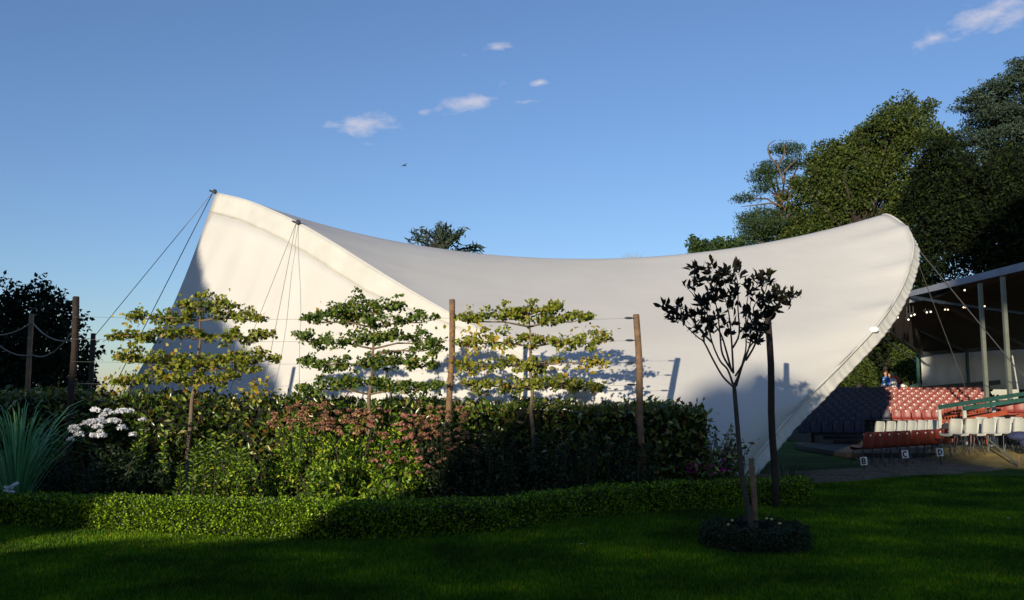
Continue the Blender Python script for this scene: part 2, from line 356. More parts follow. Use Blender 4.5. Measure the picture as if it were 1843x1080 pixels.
# ------------------------------------------------------------------ unseen foliage added behind the camera, outlines shaped for the shade wanted
def caster(name, pts, vbot, along, m, thick, label, cat, nleaf=6000, ls=.28, amp=1.0, fuzz=.35):
    """an unseen hedge or belt of trees added behind the viewer to cast shade; pts = its top outline across the sun's direction"""
    ua = Vector((math.cos(SUN_AZ), -math.sin(SUN_AZ), 0)); fa = Vector((math.sin(SUN_AZ), math.cos(SUN_AZ), 0))
    U = np.array([p[0] for p in pts]); Vv = np.array([p[1] for p in pts])
    us = np.linspace(U[0], U[-1], 140); vs = np.interp(us, U, Vv); vs = vs + amp * (.10 * np.sin(us * 3.1) + .07 * np.sin(us * 7.7 + 1))
    top = (vs - along * math.sin(SUN_EL)) / math.cos(SUN_EL); bot = (vbot - along * math.sin(SUN_EL)) / math.cos(SUN_EL) if vbot is not None else 0.0
    t = thing(name, tuple(ua * float(us.mean()) + fa * along), label, cat); o = np.array(t.location)
    G = []
    for u, z in zip(us, top):
        row = []
        for (dy, k) in ((-.5, 0), (-.55, .3), (-.5, .7), (-.3, .93), (0, 1), (.3, .93), (.5, .7), (.55, .3), (.5, 0)):
            p = ua * u + fa * (along + dy * thick); row.append((p.x, p.y, bot + (z - bot) * k))
        G.append(np.array(row) - o)
    G = np.array(G); mb = MB().grid(G); mb.add(G[0], [tuple(range(9))]); mb.add(G[-1], [tuple(range(9))[::-1]])
    mb.build('foliage_mass', m, t)
    u = U[0] + rng.random(nleaf) * (U[-1] - U[0]); zt = np.interp(u, us, top)
    z = zt - np.abs(rng.normal(size=nleaf)) * fuzz + fuzz * .45; z = np.where(rng.random(nleaf) < .25, bot + rng.random(nleaf) * (zt - bot), z)
    dd = along + (rng.random(nleaf) - .5) * thick
    P = np.outer(u, np.array(ua)) + np.outer(dd, np.array(fa)); P[:, 2] = z
    # ragged ends
    e = rng.random(nleaf) < .12; eu = np.where(rng.random(e.sum()) < .5, U[0], U[-1]); ez = np.interp(eu, us, top); P[e, 2] = bot + rng.random(e.sum()) * (ez - bot); P[e] += np.outer(eu - u[e] + rng.normal(size=e.sum()) * fuzz * .5, np.array(ua))
    leaves('foliage', P - o, ls, M['oak'], t)
    return t, ua, fa, bot
caster('tall_shade_hedge', [(-32, 10), (-20, 10), (-16, 9.3), (-15.3, 7.6), (-14.1, 6.1), (-12.8, 5.2), (-11.6, 4.4), (-11.1, 3.6), (-10.5, 2.9), (-10.1, 2.5), (-9.3, 2.0), (-8.5, 1.6), (-8.5, 1.3), (-8.9, 1.05)], None, -16, M['hcore'], 2.2,
       'unseen tall hedge added behind the viewer, shaped to shade the left side', 'hedge', amp=.5, fuzz=.12, ls=.16)  # added; its right end follows the shade edge on lawn and end wall
caster('low_shade_hedge', [(-9.8, .72), (-8.9, .76), (-8.3, 1.0), (-7.9, 1.17), (-7, 1.20), (-6.2, 1.3), (-5.7, 1.65), (-5.45, 2.2), (-5.2, 2.9), (-4.7, 3.2)], None, 0, M['hcore'], 1.0,
       'unseen low hedge added beside the viewer, top shaped to shade lawn and bed', 'hedge', 5000, .05, amp=.10, fuzz=.03)  # added close by so the shade edge on the lawn stays crisp
caster('shade_bushes', [(-5.1, 3.05), (-4.4, 3.3), (-3.8, 3.3), (-3.0, 3.4), (-2.6, 4.0), (-2.1, 4.15), (-1.2, 4.2), (-.6, 3.9), (.4, 4.1), (1.4, 4.4), (2, 4.3), (2.7, 3.5), (6, 3.4), (12, 4.2), (20, 6)], None, -50, M['hcore'], 2.5,
       'unseen row of bushes added far behind the viewer, shaped to shade the right side', 'hedge', amp=1.3, fuzz=.5, ls=.4)  # added; outline follows the soft shade on the tent
t, ua, fa, bot = caster('shade_wood', [(3.3, 9.6), (3.8, 12.5), (4.8, 15.5), (8, 18.5), (12, 19.5), (20, 19), (26, 14)], 9.55, -34, M['hcore'], 5,
       'unseen tall trees added far behind the viewer to shade the canopy wall', 'trees', 7000, .5)  # added high foliage: shades the canopy wall, leaves the chairs below lit
mb = MB(); o = Vector(t.location)
for u in (6, 11, 17, 23):
    b = ua * u + fa * -34 - o; mb.tube([b, b + Vector((.2, .1, bot + 1)), b + Vector((.3, 0, bot + 4))], [.45, .35, .2])
mb.build('trunk', M['bark'], t)

# ------------------------------------------------------------------ the tent
def resample(P, n, mid=None):
    P = np.asarray(P, float)
    def rs(Q, k):
        d = np.concatenate([[0], np.cumsum(np.linalg.norm(np.diff(Q, axis=0), axis=1))]); s = np.linspace(0, d[-1], k)
        return np.stack([np.interp(s, d, Q[:, i]) for i in range(3)], -1)
    a = rs(P[:mid + 1], n // 2 + 1); b = rs(P[mid:], n // 2 + 1); return np.concatenate([a, b[1:]])
def smooth_curve(P, k=12):
    P = np.asarray(P, float); out = []
    for i in range(len(P) - 1):
        p0, p1, p2, p3 = P[max(i - 1, 0)], P[i], P[i + 1], P[min(i + 2, len(P) - 1)]
        for t in np.linspace(0, 1, k, endpoint=False):
            out.append(.5 * (2 * p1 + (p2 - p0) * t + (2 * p0 - 5 * p1 + 4 * p2 - p3) * t * t + (3 * p1 - p0 - 3 * p2 + p3) * t ** 3))
    out.append(P[-1]); return np.array(out)
NT = 96
def smooth_curve(P, k=12):
    P = np.asarray(P, float); out = []
    for i in range(len(P) - 1):
        p0, p1, p2, p3 = P[max(i - 1, 0)], P[i], P[i + 1], P[min(i + 2, len(P) - 1)]
        for t in np.linspace(0, 1, k, endpoint=False):
            out.append(.5 * (2 * p1 + (p2 - p0) * t + (2 * p0 - 5 * p1 + 4 * p2 - p3) * t * t + (3 * p1 - p0 - 3 * p2 + p3) * t ** 3))
    out.append(P[-1]); return np.array(out)
lim = [(1180, 885, 15.80), (1135, 785, 15.9), (1062, 708, 16.05), (980, 650, 16.3), (900, 607, 16.65), (820, 574, 17.1), (740, 530, 17.75), (660, 475, 18.5), (600, 438, 19.15), (538, 402, 19.9), (490, 379, 20.6), (440, 359, 21.4), (389, 347, 22.3)]
lnear = np.array([tuple(at(*q)) for q in lim]); lnear[0, 2] = 0
lfar = lnear[:-1][::-1].copy(); lfar[:, 1] = 2 * 22.3 - lfar[:, 1]
lc = smooth_curve(lnear); lc2 = smooth_curve(np.concatenate([lnear[-1:], lfar]))
la = resample(np.concatenate([lc, lc2[1:]]), NT, len(lc) - 1)
for _ in range(60):
    for lo_i, hi_i in ((1, 30), (66, 95)): la[lo_i:hi_i] = .25 * la[lo_i - 1:hi_i - 1] + .5 * la[lo_i:hi_i] + .25 * la[lo_i + 1:hi_i + 1]
rim = [(1312, 896, 15.75), (1338, 846, 15.85), (1386, 789, 16.15), (1438, 729, 16.6), (1480, 688, 17.05), (1528, 640, 17.55), (1576, 588, 18.0), (1611, 538, 18.7), (1634, 488, 19.45), (1643, 438, 20.3), (1626, 405, 21.2), (1588, 387, 22.2)]
near = np.array([tuple(at(*q)) for q in rim]); near[0, 2] = 0
far = near[:-1][::-1].copy(); far[:, 1] = 2 * 22.2 - far[:, 1]
RP = smooth_curve(np.concatenate([near, far])); ra = resample(RP, NT, int(np.argmin(abs(RP[:, 1] - 22.2))))
NSs = 90
def roof_point(s, i):
    p = la[i] * (1 - s) + ra[i] * s
    zz = np.interp(s, [0, 1], [la[i][2] / 6.95, ra[i][2] / 6.25])
    sag = SAG * (4 * s * (1 - s)) * zz ** 1.2
    p = p.copy(); p[2] -= sag; p[1] += (-.85 if i < NT / 2 else .85) * 4 * s * (1 - s) * float(sstep(5.0 - p[2], 0, 3))
    return p
SAG = 1.42
G = np.array([[roof_point(s, i) for i in range(NT + 1)] for s in np.linspace(0, 1, NSs + 1)])
# radiating tension creases along the right rim
for a in range(NSs + 1):
    s = a / NSs
    if s > .86:
        k = ((s - .86) / .14) ** 1.5
        for i in range(NT + 1):
            ph = i * 2 * math.pi / 8.0; G[a, i] += np.array([-.0, -.028, .014]) * k * (max(0, math.sin(ph)) ** 3) * 3
tent = thing('stage_tent', (0, 21, 0), 'huge white saddle-shaped canvas stage tent behind the hedge', 'tent')
TO = np.array([0, 21, 0.0])
mb = MB().grid(G - TO); r = mb.build('roof_canvas', M['fabric'], tent, True)
md = r.modifiers.new('thick', 'SOLIDIFY'); md.thickness = .02; md.offset = 0
# left rim band, the cream strip under the left arch edge, then the end wall
def blend(a, b, t): return a * (1 - t) + b * t
half = NT // 2
def band_drop(i):
    return .05 + .47 * float(sstep(la[i][2], 2.5, 4.6))
outv = np.array([-.55, -.83, 0]); 
def ground_pt(i):
    t = i / NT
    K = [(0, (2.5, 15.95, 0)), (.15, (-.9, 16.5, 0)), (.3, (-5.2, 18.0, 0)), (.42, (-8.9, 20.0, 0)), (.5, (-11.6, 23.0, 0)), (.6, (-11.3, 26.4, 0)), (.75, (-7, 27.6, 0)), (1, (1.0, 26.2, 0))]
    return np.array([np.interp(t, [k[0] for k in K], [k[1][j] for k in K]) for j in range(3)])
low = []
gp = np.array([ground_pt(i) for i in range(NT + 1)])
ker = np.ones(9) / 9
for j in range(2): gp[4:-4, j] = np.convolve(gp[:, j], ker, 'valid')
seam = []
for i in range(NT + 1):
    d = unit(gp[i] - la[i]); 
    d = unit(d * .8 + np.array([0, 0, -.3])); q = la[i] + d * band_drop(i); q[2] = max(q[2], 0)
    seam.append(q)
seam = np.array(seam)
B = np.array([[blend(la[i], seam[i], t) + 0 + np.array([-.012, -.03, 0]) * math.sin(i * 2.2 + math.sin(i)) * t * .6 for i in range(NT + 1)] for t in np.linspace(0, 1, 7)])
B[:, :, :2] += np.array([-.006, -.01])
r = MB().grid(B - TO).build('rim_band', M['valance'], tent, True); md = r.modifiers.new('thick', 'SOLIDIFY'); md.thickness = .015; md.offset = 0
Wl = []
for k, t in enumerate(np.linspace(0, 1, 22)):
    row = []
    for i in range(NT + 1):
        p = blend(seam[i], gp[i], t); sagk = .55 * math.sin(math.pi * t) * (min(1, seam[i][2] / 5)); 
        c = np.array([0.45, .35, -.55]) * sagk * .8 if i <= half * 1.1 else np.array([.3, -.3, -.3]) * sagk
        p = p + c + np.array([-.3, -.5, 0]) * (.035 + .07 * float(sstep(i, 26, 36))) * math.sin(i * 1.9 + .5 * math.sin(i * .7)) * math.sin(math.pi * t) ** .5 * (seam[i][2] > 1)
        row.append(p)
    Wl.append(row)
r = MB().grid(np.array(Wl) - TO + np.array([.006, .01, 0])).build('end_wall', M['fabric'], tent, True); md = r.modifiers.new('thick', 'SOLIDIFY'); md.thickness = .015; md.offset = 0
# gathered valance hanging from the right rim
VN = NT * 5; rr = resample(RP, VN, int(np.argmin(abs(RP[:, 1] - 22.2))))
cen = np.array([5.0, 22.2, 1.0]); Vg = []
for t in np.linspace(0, 1, 8):
    row = []
    for i in range(VN + 1):
        p = rr[i]; 
        tan = unit(rr[min(i + 1, VN)] - rr[max(i - 1, 0)])
        inn = np.array([.62, .25, -.55]); inn = unit(inn - tan * inn.dot(tan))
        wdt = .28 * (1 + .015 * math.sin(i * .31) + .02 * math.sin(i * .11 + 1))
        q = p + inn * wdt * t + unit(np.cross(tan, inn)) * (.008 * (.4 + t) * math.sin(i * 1.25 + 1.6 * math.sin(i * .37)) + .008 * math.sin(i * .31 + math.sin(i * .17)) + .02)
        q = q + np.array([0, 0, -.03]) * math.sin(math.pi * t); q[2] = max(q[2], .0); row.append(q)
    Vg.append(row)
r = MB().grid(np.array(Vg) - TO).build('valance', M['valance'], tent, True); md = r.modifiers.new('thick', 'SOLIDIFY'); md.thickness = .012; md.offset = 0
MB().tube([tuple(q - TO + np.array([.01, 0, 0])) for q in rr[::4]], .03, 6).build('rim_piping', M['valance'], tent, True)
MB().tube([tuple(v - TO) for v in Vg[-1][::4]], .008, 5).build('hem', M['timber_dark_shaded'], tent, True)
pk = la[half]
# inner poles, peak fittings, guy ropes
for k in (half,):
    MB().tube([tuple(la[k] - TO + np.array([.35, .2, -.1])), (float(la[k][0]) + 1.6, float(la[k][1]) - 21, 0)], .07, 8).build('mast', M['steel'], tent)
MB().tube([(9.1, 1.2, 0), (9.45, 1.2, 6.1)], .07, 8).build('mast', M['steel'], tent) if False else None
for i in (half, min(range(half), key=lambda j: abs(la[j][0] - float(at(538, 402, 19.9).x)))):
    p = la[i] - TO; MB().ball(p + np.array([-.02, -.06, .02]), .06).tube([p + np.array([.05, .05, -.03]), p + np.array([-.14, -.10, .04])], .022, 6).build('rope_fitting', M['guy_dark'], tent)
def arch_near(px):
    best = min(range(half + 1), key=lambda i: abs(921.5 + F * la[i][0] / (la[i][1] * CT + (la[i][2] - 1.6) * ST) - px)); return la[best]
q = arch_near(538) + np.array([-.05, -.1, 0])
pk2 = pk + np.array([-.06, -.06, 0])
for a, b, mm, rr_ in [(pk2, np.array(at(150, 600, 24)) * [1, 1, 0] + [0, 0, 0], 'guy_dark', .011), (pk2, np.array([-12.6, 21.6, 0]), 'guy', .009),
               (q, np.array([-5.9, 16.6, 0]), 'guy', .006), (q, np.array([-4.85, 16.3, 0]), 'guy', .006)]:
    MB().tube([tuple(np.array(a) - TO), tuple(np.array(b) - TO)], rr_, 5).build('guy_rope', M[mm], tent)
def rim_near(px, py):
    def pj(P): f_ = P[1] * CT + (P[2] - 1.6) * ST; return 921.5 + F * P[0] / f_, 540 - F * (-P[1] * ST + (P[2] - 1.6) * CT) / f_
    return min((tuple(q) for q in rr), key=lambda q: (pj(q)[0] - px) ** 2 + (pj(q)[1] - py) ** 2)
for (a, b, w_) in [(rim_near(1646, 436), (19.5, 31, .2), .016), (rim_near(1657, 450), (15.6, 29.5, .2), .010), (rim_near(1580, 600), at(1650, 652, 26), .014)]:
    a = np.array(a); b = np.array(b)
    MB().tube([tuple(a - TO), tuple(b - TO)], w_, 5).build('guy_rope', M['guy'], tent)
a = np.array(rim_near(1576, 596)); MB().ball(a - TO + np.array([0, -.06, 0]), (.10, .03, .06)).build('patch', M['signwhite'], tent)
# stage floor inside the tent
MB().box((3.6, 22.5, .15), (3, 6, .3)).build('stage_deck', M['deck']); tag(bpy.data.objects['stage_deck'], 'low dark stage platform inside the open side of the white tent', 'stage')

# ------------------------------------------------------------------ planting helpers
def clumps(C, rad, per, rg=None):
    C = np.asarray(C, float); rg = rg or rng; n = len(C)
    rad = np.broadcast_to(np.asarray(rad, float), (n, 3)) if np.ndim(rad) else np.full((n, 3), rad)
    g = unit(rg.normal(size=(n, per, 3))) * (rg.random((n, per, 1)) ** .45)
    return (C[:, None] + g * rad[:, None]).reshape(-1, 3), np.repeat(C, per, 0)
def blob_pts(c, r, n, shell=.55):
    g = unit(rng.normal(size=(n, 3))) * (shell + (1 - shell) * rng.random((n, 1))); return np.array(c) + g * np.array(r)
def tree(name, base, label, trunk, blobs, leafm, barkm, ls, nclump, per, crad, group=None, aspect=.6, core=None, trunk_r=.3):
    """trunk = list of points (relative), blobs = [(centre, radii)] relative to the base"""
    t = thing(name, base, label, 'tree', group); mb = MB(); k = len(trunk)
    mb.tube(trunk, [trunk_r * (1 - .75 * i / (k - 1)) for i in range(k)], 9)
    top = np.array(trunk)
    for c, r in blobs:
        c = np.array(c); j = int(np.argmin(abs(top[:, 2] - (c[2] - .5 * np.linalg.norm(c[:2])))) ); s = top[min(j, k - 2)]
        mid = (s + c) / 2 + rng.normal(size=3) * .12 * np.linalg.norm(c - s) * np.array([1, 1, .4]) + np.array([0, 0, .08]) * np.linalg.norm(c - s)
        mb.tube([s, mid, c], [trunk_r * .35, trunk_r * .22, trunk_r * .06], 6)
    mb.build('trunk', barkm, t, True)
    vols = np.array([np.prod(r) ** (2 / 3) for _, r in blobs]); vols /= vols.sum(); C = []; 
    for (c, r), v in zip(blobs, vols): q_ = blob_pts(c, r, max(4, int(nclump * v)), .6); e_ = rng.random(len(q_)) < .12; q_[e_] = np.array(c) + (q_[e_] - np.array(c)) * (1.08 + .18 * rng.random((e_.sum(), 1))); C.append(q_)
    C = np.concatenate(C); P, Cc = clumps(C, crad, per)
    leaves('crown', P, ls, leafm, t, aspect, out=unit(P - Cc) * .8)
    return t
def surface_hedge(name, x0, x1, yf, yb, zt, n, ls, m, label, cat='hedge', aspect=.5, jit=.06, jtop=.05, core=True, ends=True):
    """hedge: foliage leaves over the front, top and back of a solid twiggy core"""
    t = thing(name, ((x0 + x1) / 2, float(yf((x0 + x1) / 2)), 0), label, cat); o = np.array(t.location)
    xs = np.linspace(x0, x1, 80); g = .07
    G = np.array([[(x, yf(x) + g, 0), (x, yf(x) + g, zt(x) - g), (x, yb(x) - g, zt(x) - g), (x, yb(x) - g, 0)] for x in xs]) - o
    mb = MB().grid(G); mb.add(G[0], [(0, 1, 2, 3)]); mb.add(G[-1], [(3, 2, 1, 0)]); mb.build('twigs', M['hcore'], t)
    x = x0 + rng.random(n) * (x1 - x0); f = rng.random(n); yfv = yf(x); ybv = yb(x); zv = zt(x)
    nf = f < .68; top = (f >= .68) & (f < .92); 
    z = np.where(nf, rng.random(n) * zv, np.where(top, zv + np.abs(rng.normal(size=n)) * jtop - jtop * .6, rng.random(n) * zv))
    y = np.where(nf, yfv + rng.normal(size=n) * jit, np.where(top, yfv + rng.random(n) * (ybv - yfv), ybv + rng.normal(size=n) * jit))
    if ends:
        e = rng.random(n) < .03; xe = np.where(rng.random(n) < .5, x0, x1); ye = yf(xe) + rng.random(n) * (yb(xe) - yf(xe)); z = np.where(e, rng.random(n) * zt(xe), z); x = np.where(e, xe + rng.normal(size=n) * jit, x); y = np.where(e, ye, y)
    # clumps: the clipped face swells and sinks, and is thin in places
    cl = np.sin(x * 6.1 + 2 * np.sin(z * 5)) * np.sin(z * 7.3 + x * 1.7 + 1) + .6 * np.sin(x * 14.3 + z * 9) * np.sin(z * 17 - x * 3)
    y = y - cl * jit * .8; keep = (rng.random(n) < 1.0 + (.45 if ls < .05 else .2) * cl) | top; x, y, z, nf, n = x[keep], y[keep], z[keep], nf[keep], int(keep.sum())
    P = np.stack([x, y, z], -1) - o
    out = np.where(nf[:, None], np.array([0, -1.0, .5]), np.array([0, -.2, 1.2]))
    leaves('foliage', P, ls, m, t, aspect, out=out)
    return t
# clipped box edging: one hedge
surface_hedge('box_hedge', -9.4, 4.58, lambda x: edge_y(x), lambda x: edge_y(x) + .5, lambda x: .385 + .008 * np.sin(np.asarray(x) * 6) + 0 * np.asarray(x), 90000, .030, M['box'],
              'low clipped box hedge edging the flower bed along the lawn', aspect=.62, jit=.030, jtop=.02)
# tall laurel hedge
def laurel_top(x): return np.interp(x, [-10, -7, -5, -2, 0, 2, 3.1], [1.70, 1.66, 1.61, 1.53, 1.50, 1.46, 1.43]) + .03 * np.sin(np.asarray(x) * 3.3) + .02 * np.sin(np.asarray(x) * 9)
surface_hedge('laurel_hedge', -10, 3.0, lambda x: 13.75 + 0 * np.asarray(x) + .05 * np.sin(np.asarray(x) * 2.3), lambda x: 14.85 + 0 * np.asarray(x), laurel_top, 30000, .105, M['laurel'],
              'tall glossy laurel hedge standing in front of the white tent', aspect=.42, jit=.09, jtop=.07)
def shrub(name, px, D, w, h, label, m, n, ls, group=None, dy=None, aspect=.5, stems=9, cat='shrub', shell=.5, crad=None, z0=.0):
    c = at(px, 800, D); x = c.x; t = thing(name, (x, D, float(gz(x, D))), label, cat, group); mb = MB(); dy = dy or w * .8
    for k in range(stems):
        a = rng.random() * 6.28; r_ = rng.random() ** .5 * .8; e = np.array([math.cos(a) * r_ * w / 2, math.sin(a) * r_ * dy / 2, h * (.65 + .25 * rng.random())])
        mb.tube([(e[0] * .25, e[1] * .25, 0), e * [.6, .6, .5], e], [.014, .010, .005], 5)
    mb.build('stems', M['twig'], t)
    g = unit(rng.normal(size=(n // 14, 3))); g[:, 2] = np.abs(g[:, 2]) * 1.0
    C = g * np.array([w / 2, dy / 2, h * (1 - z0)]) * (shell + (1 - shell) * rng.random((len(g), 1))) * .95 + np.array([0, 0, h * z0]); C = C[C[:, 2] > .04]
    P, Cc = clumps(C, crad or .10, 14); P = P[P[:, 2] > .01]
    leaves('foliage', P, ls, m, t, aspect, out=np.array([0, -.3, .3]))
    return t
# ------------------------------------------------------------------ posts, wires and pleached trees
DE = 13.5
posts = {}
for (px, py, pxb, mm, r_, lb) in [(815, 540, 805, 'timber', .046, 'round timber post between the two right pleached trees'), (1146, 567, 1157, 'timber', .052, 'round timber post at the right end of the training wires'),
                              (1383, 571, 1393, 'timber_dark_shaded', .050, 'timber post coloured dark for shade behind the small magnolia crown'), (138, 535, 122, 'timber_dark_shaded', .050, 'tall timber post coloured dark for shade in front of the dark left tree')]:
    a = at(px, py, DE); b = at(pxb, 835, DE); g0 = Vector((b.x + (b.x - a.x) * .08, DE, 0))
    t = thing('timber_post', g0, lb, 'post', 'round posts for the training wires'); n = 9
    P = [(g0.lerp(a, i / (n - 1)) - g0 + Vector((.012 * math.sin(i * 1.3), 0, 0))) for i in range(n)]
    MB().tube(P, [r_ * (1.08 - .12 * i / n) for i in range(n)], 10).build('shaft', M[mm], t, True); posts[px] = (g0, a)
    MB().tube([P[-1] + Vector((0, 0, -.001)), P[-1] + Vector((0, 0, .012))], [r_ * .92, r_ * .8], 10).build('post_cap', M[mm], t)
def on_post(px, z):
    g0, a = posts[px]; return g0.lerp(a, (z - g0.z) / (a.z - g0.z)) + Vector((0, -.05, 0))
for zi, (z, nm) in enumerate([(2.84, 'topmost'), (2.50, 'second from the top'), (2.16, 'third from the top'), (1.83, 'lowest')]):
    t = thing('training_wire', (0, DE - .05, z), 'thin galvanised training wire, %s of the four between the posts' % nm, 'wire', 'training wires')
    P = [on_post(138, z + .02), on_post(815, z), on_post(1146, z)]
    mb = MB()
    for a, b in zip(P[:-1], P[1:]):
        mb.tube([tuple(a.lerp(b, k / 6) - Vector(t.location) + Vector((0, 0, -.03 * math.sin(math.pi * k / 6)))) for k in range(7)], .0022, 4)
    mb.build('strand', M['wire'], t)
    e = on_post(1146, z) - Vector(t.location)
    MB().tube([e + Vector((-.20, 0, 0)), e + Vector((-.16, 0, 0)), e + Vector((-.10, 0, 0)), e + Vector((-.05, 0, 0))], [.005, .018, .018, .005], 6).build('tensioner', M['steel_dark'], t)
def pleached(trunk, tiers, label, m, yel):
    base = at(trunk[-1][0], trunk[-1][1], DE - .12); base = Vector((base.x, DE - .12, 0))
    t = thing('pleached_tree', base, label, 'tree', 'pleached trees on wires'); mb = MB(); o = np.array(base)
    P = [np.array(at(x, y, DE - .12)) - o for x, y in trunk]; P.append(np.zeros(3)); P = P[::-1]
    P = smooth_curve(P, 4) + 0; P = P + np.stack([.012 * np.sin(np.arange(len(P)) * .9)] * 1 + [0 * P[:, 0], 0 * P[:, 0]], -1)
    mb.tube(P, np.linspace(.042, .012, len(P)), 8); mb.build('trunk', M['bark'], t, True)
    C = []; br = MB(); YC = []
    for (x0, x1, yc, th, dens) in tiers:
        a = np.array(at(x0, yc, DE - .12)) - o; b = np.array(at(x1, yc, DE - .12)) - o; zc = (a[2] + b[2]) / 2
        k = int(np.argmin(abs(P[:, 2] - (zc - .1)))); s = P[k]
        for e in (a, b):
            if abs(e[0] - s[0]) > .1:
                m1 = blend(s, e, .35) + np.array([0, rng.normal() * .03, .03]); m2 = blend(s, e, .7) + np.array([0, rng.normal() * .04, -.02])
                br.tube([s, m1, m2, e], [.016, .013, .009, .004], 6)
        n = int(dens * abs(b[0] - a[0]) * 36); u = rng.random(n); hh = th / F * DE
        zz = rng.normal(size=n) * hh * .17
        wob = .03 * np.sin(u * 9 + x0) + .02 * np.sin(u * 31 + yc)
        fade = np.clip(np.minimum(u, 1 - u) * 9, .35, 1)
        C.append(np.stack([a[0] + (b[0] - a[0]) * u, rng.normal(size=n) * .13, zc + wob + zz * fade], -1))
    br.build('branches', M['bark'], t, True)
    C = np.concatenate(C); Pp, Cc = clumps(C, (.10, .10, .055), 15)
    leaves('crown', Pp, .058, m, t, .80, out=unit(Pp - Cc) * .5 + np.array([0, -.3, -.15]))
    Y = []
    for (x, y, n, sx, sy) in yel:
        c = np.array(at(x, y, DE - .2)) - o; Y.append(c + rng.normal(size=(n, 3)) * np.array([sx / F * DE, .08, sy / F * DE]))
    Y = np.concatenate(Y); leaves('autumn_leaves', Y, .070, M['yellow'], t, .8)
    # twigs at the tips, a few single leaves
    S_ = C[rng.integers(0, len(C), 60)] + rng.normal(size=(60, 3)) * [.12, .1, .10]
    leaves('stray_leaves', S_, .06, m, t, .8)
pleached([(362, 560), (360, 600), (357, 640), (352, 680), (347, 720), (340, 780), (338, 860)],
         [(228, 475, 570, 34, 1.0), (330, 425, 548, 44, 1.5), (205, 497, 602, 40, 1.25), (208, 500, 646, 40, 1.25), (206, 430, 682, 36, 1.25), (285, 470, 660, 30, .7)],
         'leftmost pleached tree with yellowing leaves at its left side', M['esp'], [(225, 635, 40, 14, 14), (460, 700, 70, 14, 10), (215, 690, 50, 16, 10), (245, 580, 30, 20, 10), (300, 660, 40, 50, 20)])
pleached([(674, 545), (672, 590), (671, 640), (668, 680), (665, 720), (663, 760), (662, 870)],
         [(546, 792, 573, 32, 1.2), (615, 725, 552, 42, 1.6), (536, 800, 610, 40, 1.4), (536, 792, 652, 40, 1.3), (538, 800, 694, 40, 1.45), (575, 640, 560, 36, .8), (740, 800, 625, 26, .8)],
         'middle pleached tree, the densest and greenest of the three', M['esp_dark'], [(600, 560, 12, 30, 12), (760, 650, 10, 20, 10)])
pleached([(953, 560), (954, 600), (955, 650), (957, 700), (957, 740), (958, 790), (960, 870)],
         [(822, 1062, 572, 30, 1.0), (935, 1008, 556, 40, 1.5), (890, 935, 560, 30, 1.0), (822, 1095, 612, 42, 1.1), (826, 985, 655, 40, 1.1), (832, 1082, 692, 38, 1.35), (990, 1085, 645, 16, .25)],
         'rightmost pleached tree with golden leaves at its right tip', M['esp'], [(1070, 655, 60, 14, 10), (1020, 655, 26, 20, 8), (850, 600, 60, 20, 20), (880, 625, 50, 30, 14), (845, 660, 50, 22, 14), (1060, 600, 25, 20, 10)])

# ------------------------------------------------------------------ flower bed planting
def heads(t, C, r_, m, name='flower_head', n=26, ls=.03, flat=.6):
    """countable flower heads, each a child of its plant; copies share a few meshes"""
    protos = []
    for k in range(3):
        g = unit(rng.normal(size=(n, 3))); g[:, 2] = np.abs(g[:, 2]) * flat
        ob = leaves(name, g * r_ * (0.6 + .4 * rng.random((n, 1))), ls, m, t, .9, out=g); protos.append(ob)
    for i, c in enumerate(C):
        if i < 3: ob = protos[i]
        else: ob = protos[i % 3].copy(); link(ob, t)
        ob.location = c; ob.rotation_euler = (0, 0, rng.random() * 6); s = .75 + .5 * rng.random(); ob.scale = (s, s, s)
def shrub_heads(px, D, w, h, label, nh, m, leafm, n=5200, ls=.055, zr=(.55, 1.02), group=None, r_=.045, name='flowering_shrub'):
    t = shrub(name, px, D, w, h, label, leafm, n, ls, group)
    C = []
    for i in range(nh):
        a = rng.random() * 2 - 1; b = -rng.random() * .9; zz = zr[0] + (zr[1] - zr[0]) * rng.random(); k = math.sqrt(max(.05, 1 - min(1, zz) ** 2 * .7))
        C.append((a * w / 2 * k * 1.05, b * w * .4 * k, h * zz))
    heads(t, C, r_, m); return t
grp = 'flowering shrubs in the bed'
shrub_heads(545, 13.0, 1.25, 1.50, 'tall shrub topped by dusky pink flower heads, leftmost of its row', 62, M['dusky_petal'], M['bright'], zr=(.80, 1.04), group=grp)
shrub_heads(625, 12.6, 1.25, 1.40, 'bright green leafy shrub with dusky pink heads left of the middle tree trunk', 62, M['dusky_petal'], M['bright'], zr=(.80, 1.06), group=grp)
shrub_heads(712, 12.7, 1.1, 1.42, 'shrub with coral pink flower heads right of the middle tree trunk', 56, M['pink_petal'], M['bright'], zr=(.35, 1.06), group=grp)
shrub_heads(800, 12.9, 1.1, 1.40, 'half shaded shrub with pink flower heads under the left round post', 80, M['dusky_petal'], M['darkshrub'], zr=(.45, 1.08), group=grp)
grp = 'leafy shrubs in the bed'
shrub('leafy_shrub', 585, 11.9, .8, .85, 'light green leafy shrub low in the bed behind the box hedge', M['bright'], 2600, .06, grp)
shrub('leafy_shrub', 690, 11.8, .9, .55, 'broad yellow green perennial low behind the box hedge, right of the light green shrub', M['bright'], 2400, .065, grp)
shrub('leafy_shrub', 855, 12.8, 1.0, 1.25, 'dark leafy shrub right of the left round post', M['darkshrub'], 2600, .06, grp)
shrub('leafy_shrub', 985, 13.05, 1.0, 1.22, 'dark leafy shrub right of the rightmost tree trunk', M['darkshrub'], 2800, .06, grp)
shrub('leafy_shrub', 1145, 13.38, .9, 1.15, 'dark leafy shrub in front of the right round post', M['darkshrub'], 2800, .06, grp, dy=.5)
shrub('leafy_shrub', 1200, 13.85, .9, 1.15, 'dark leafy shrub at the shaded right part of the bed', M['darkshrub'], 2400, .06, grp)
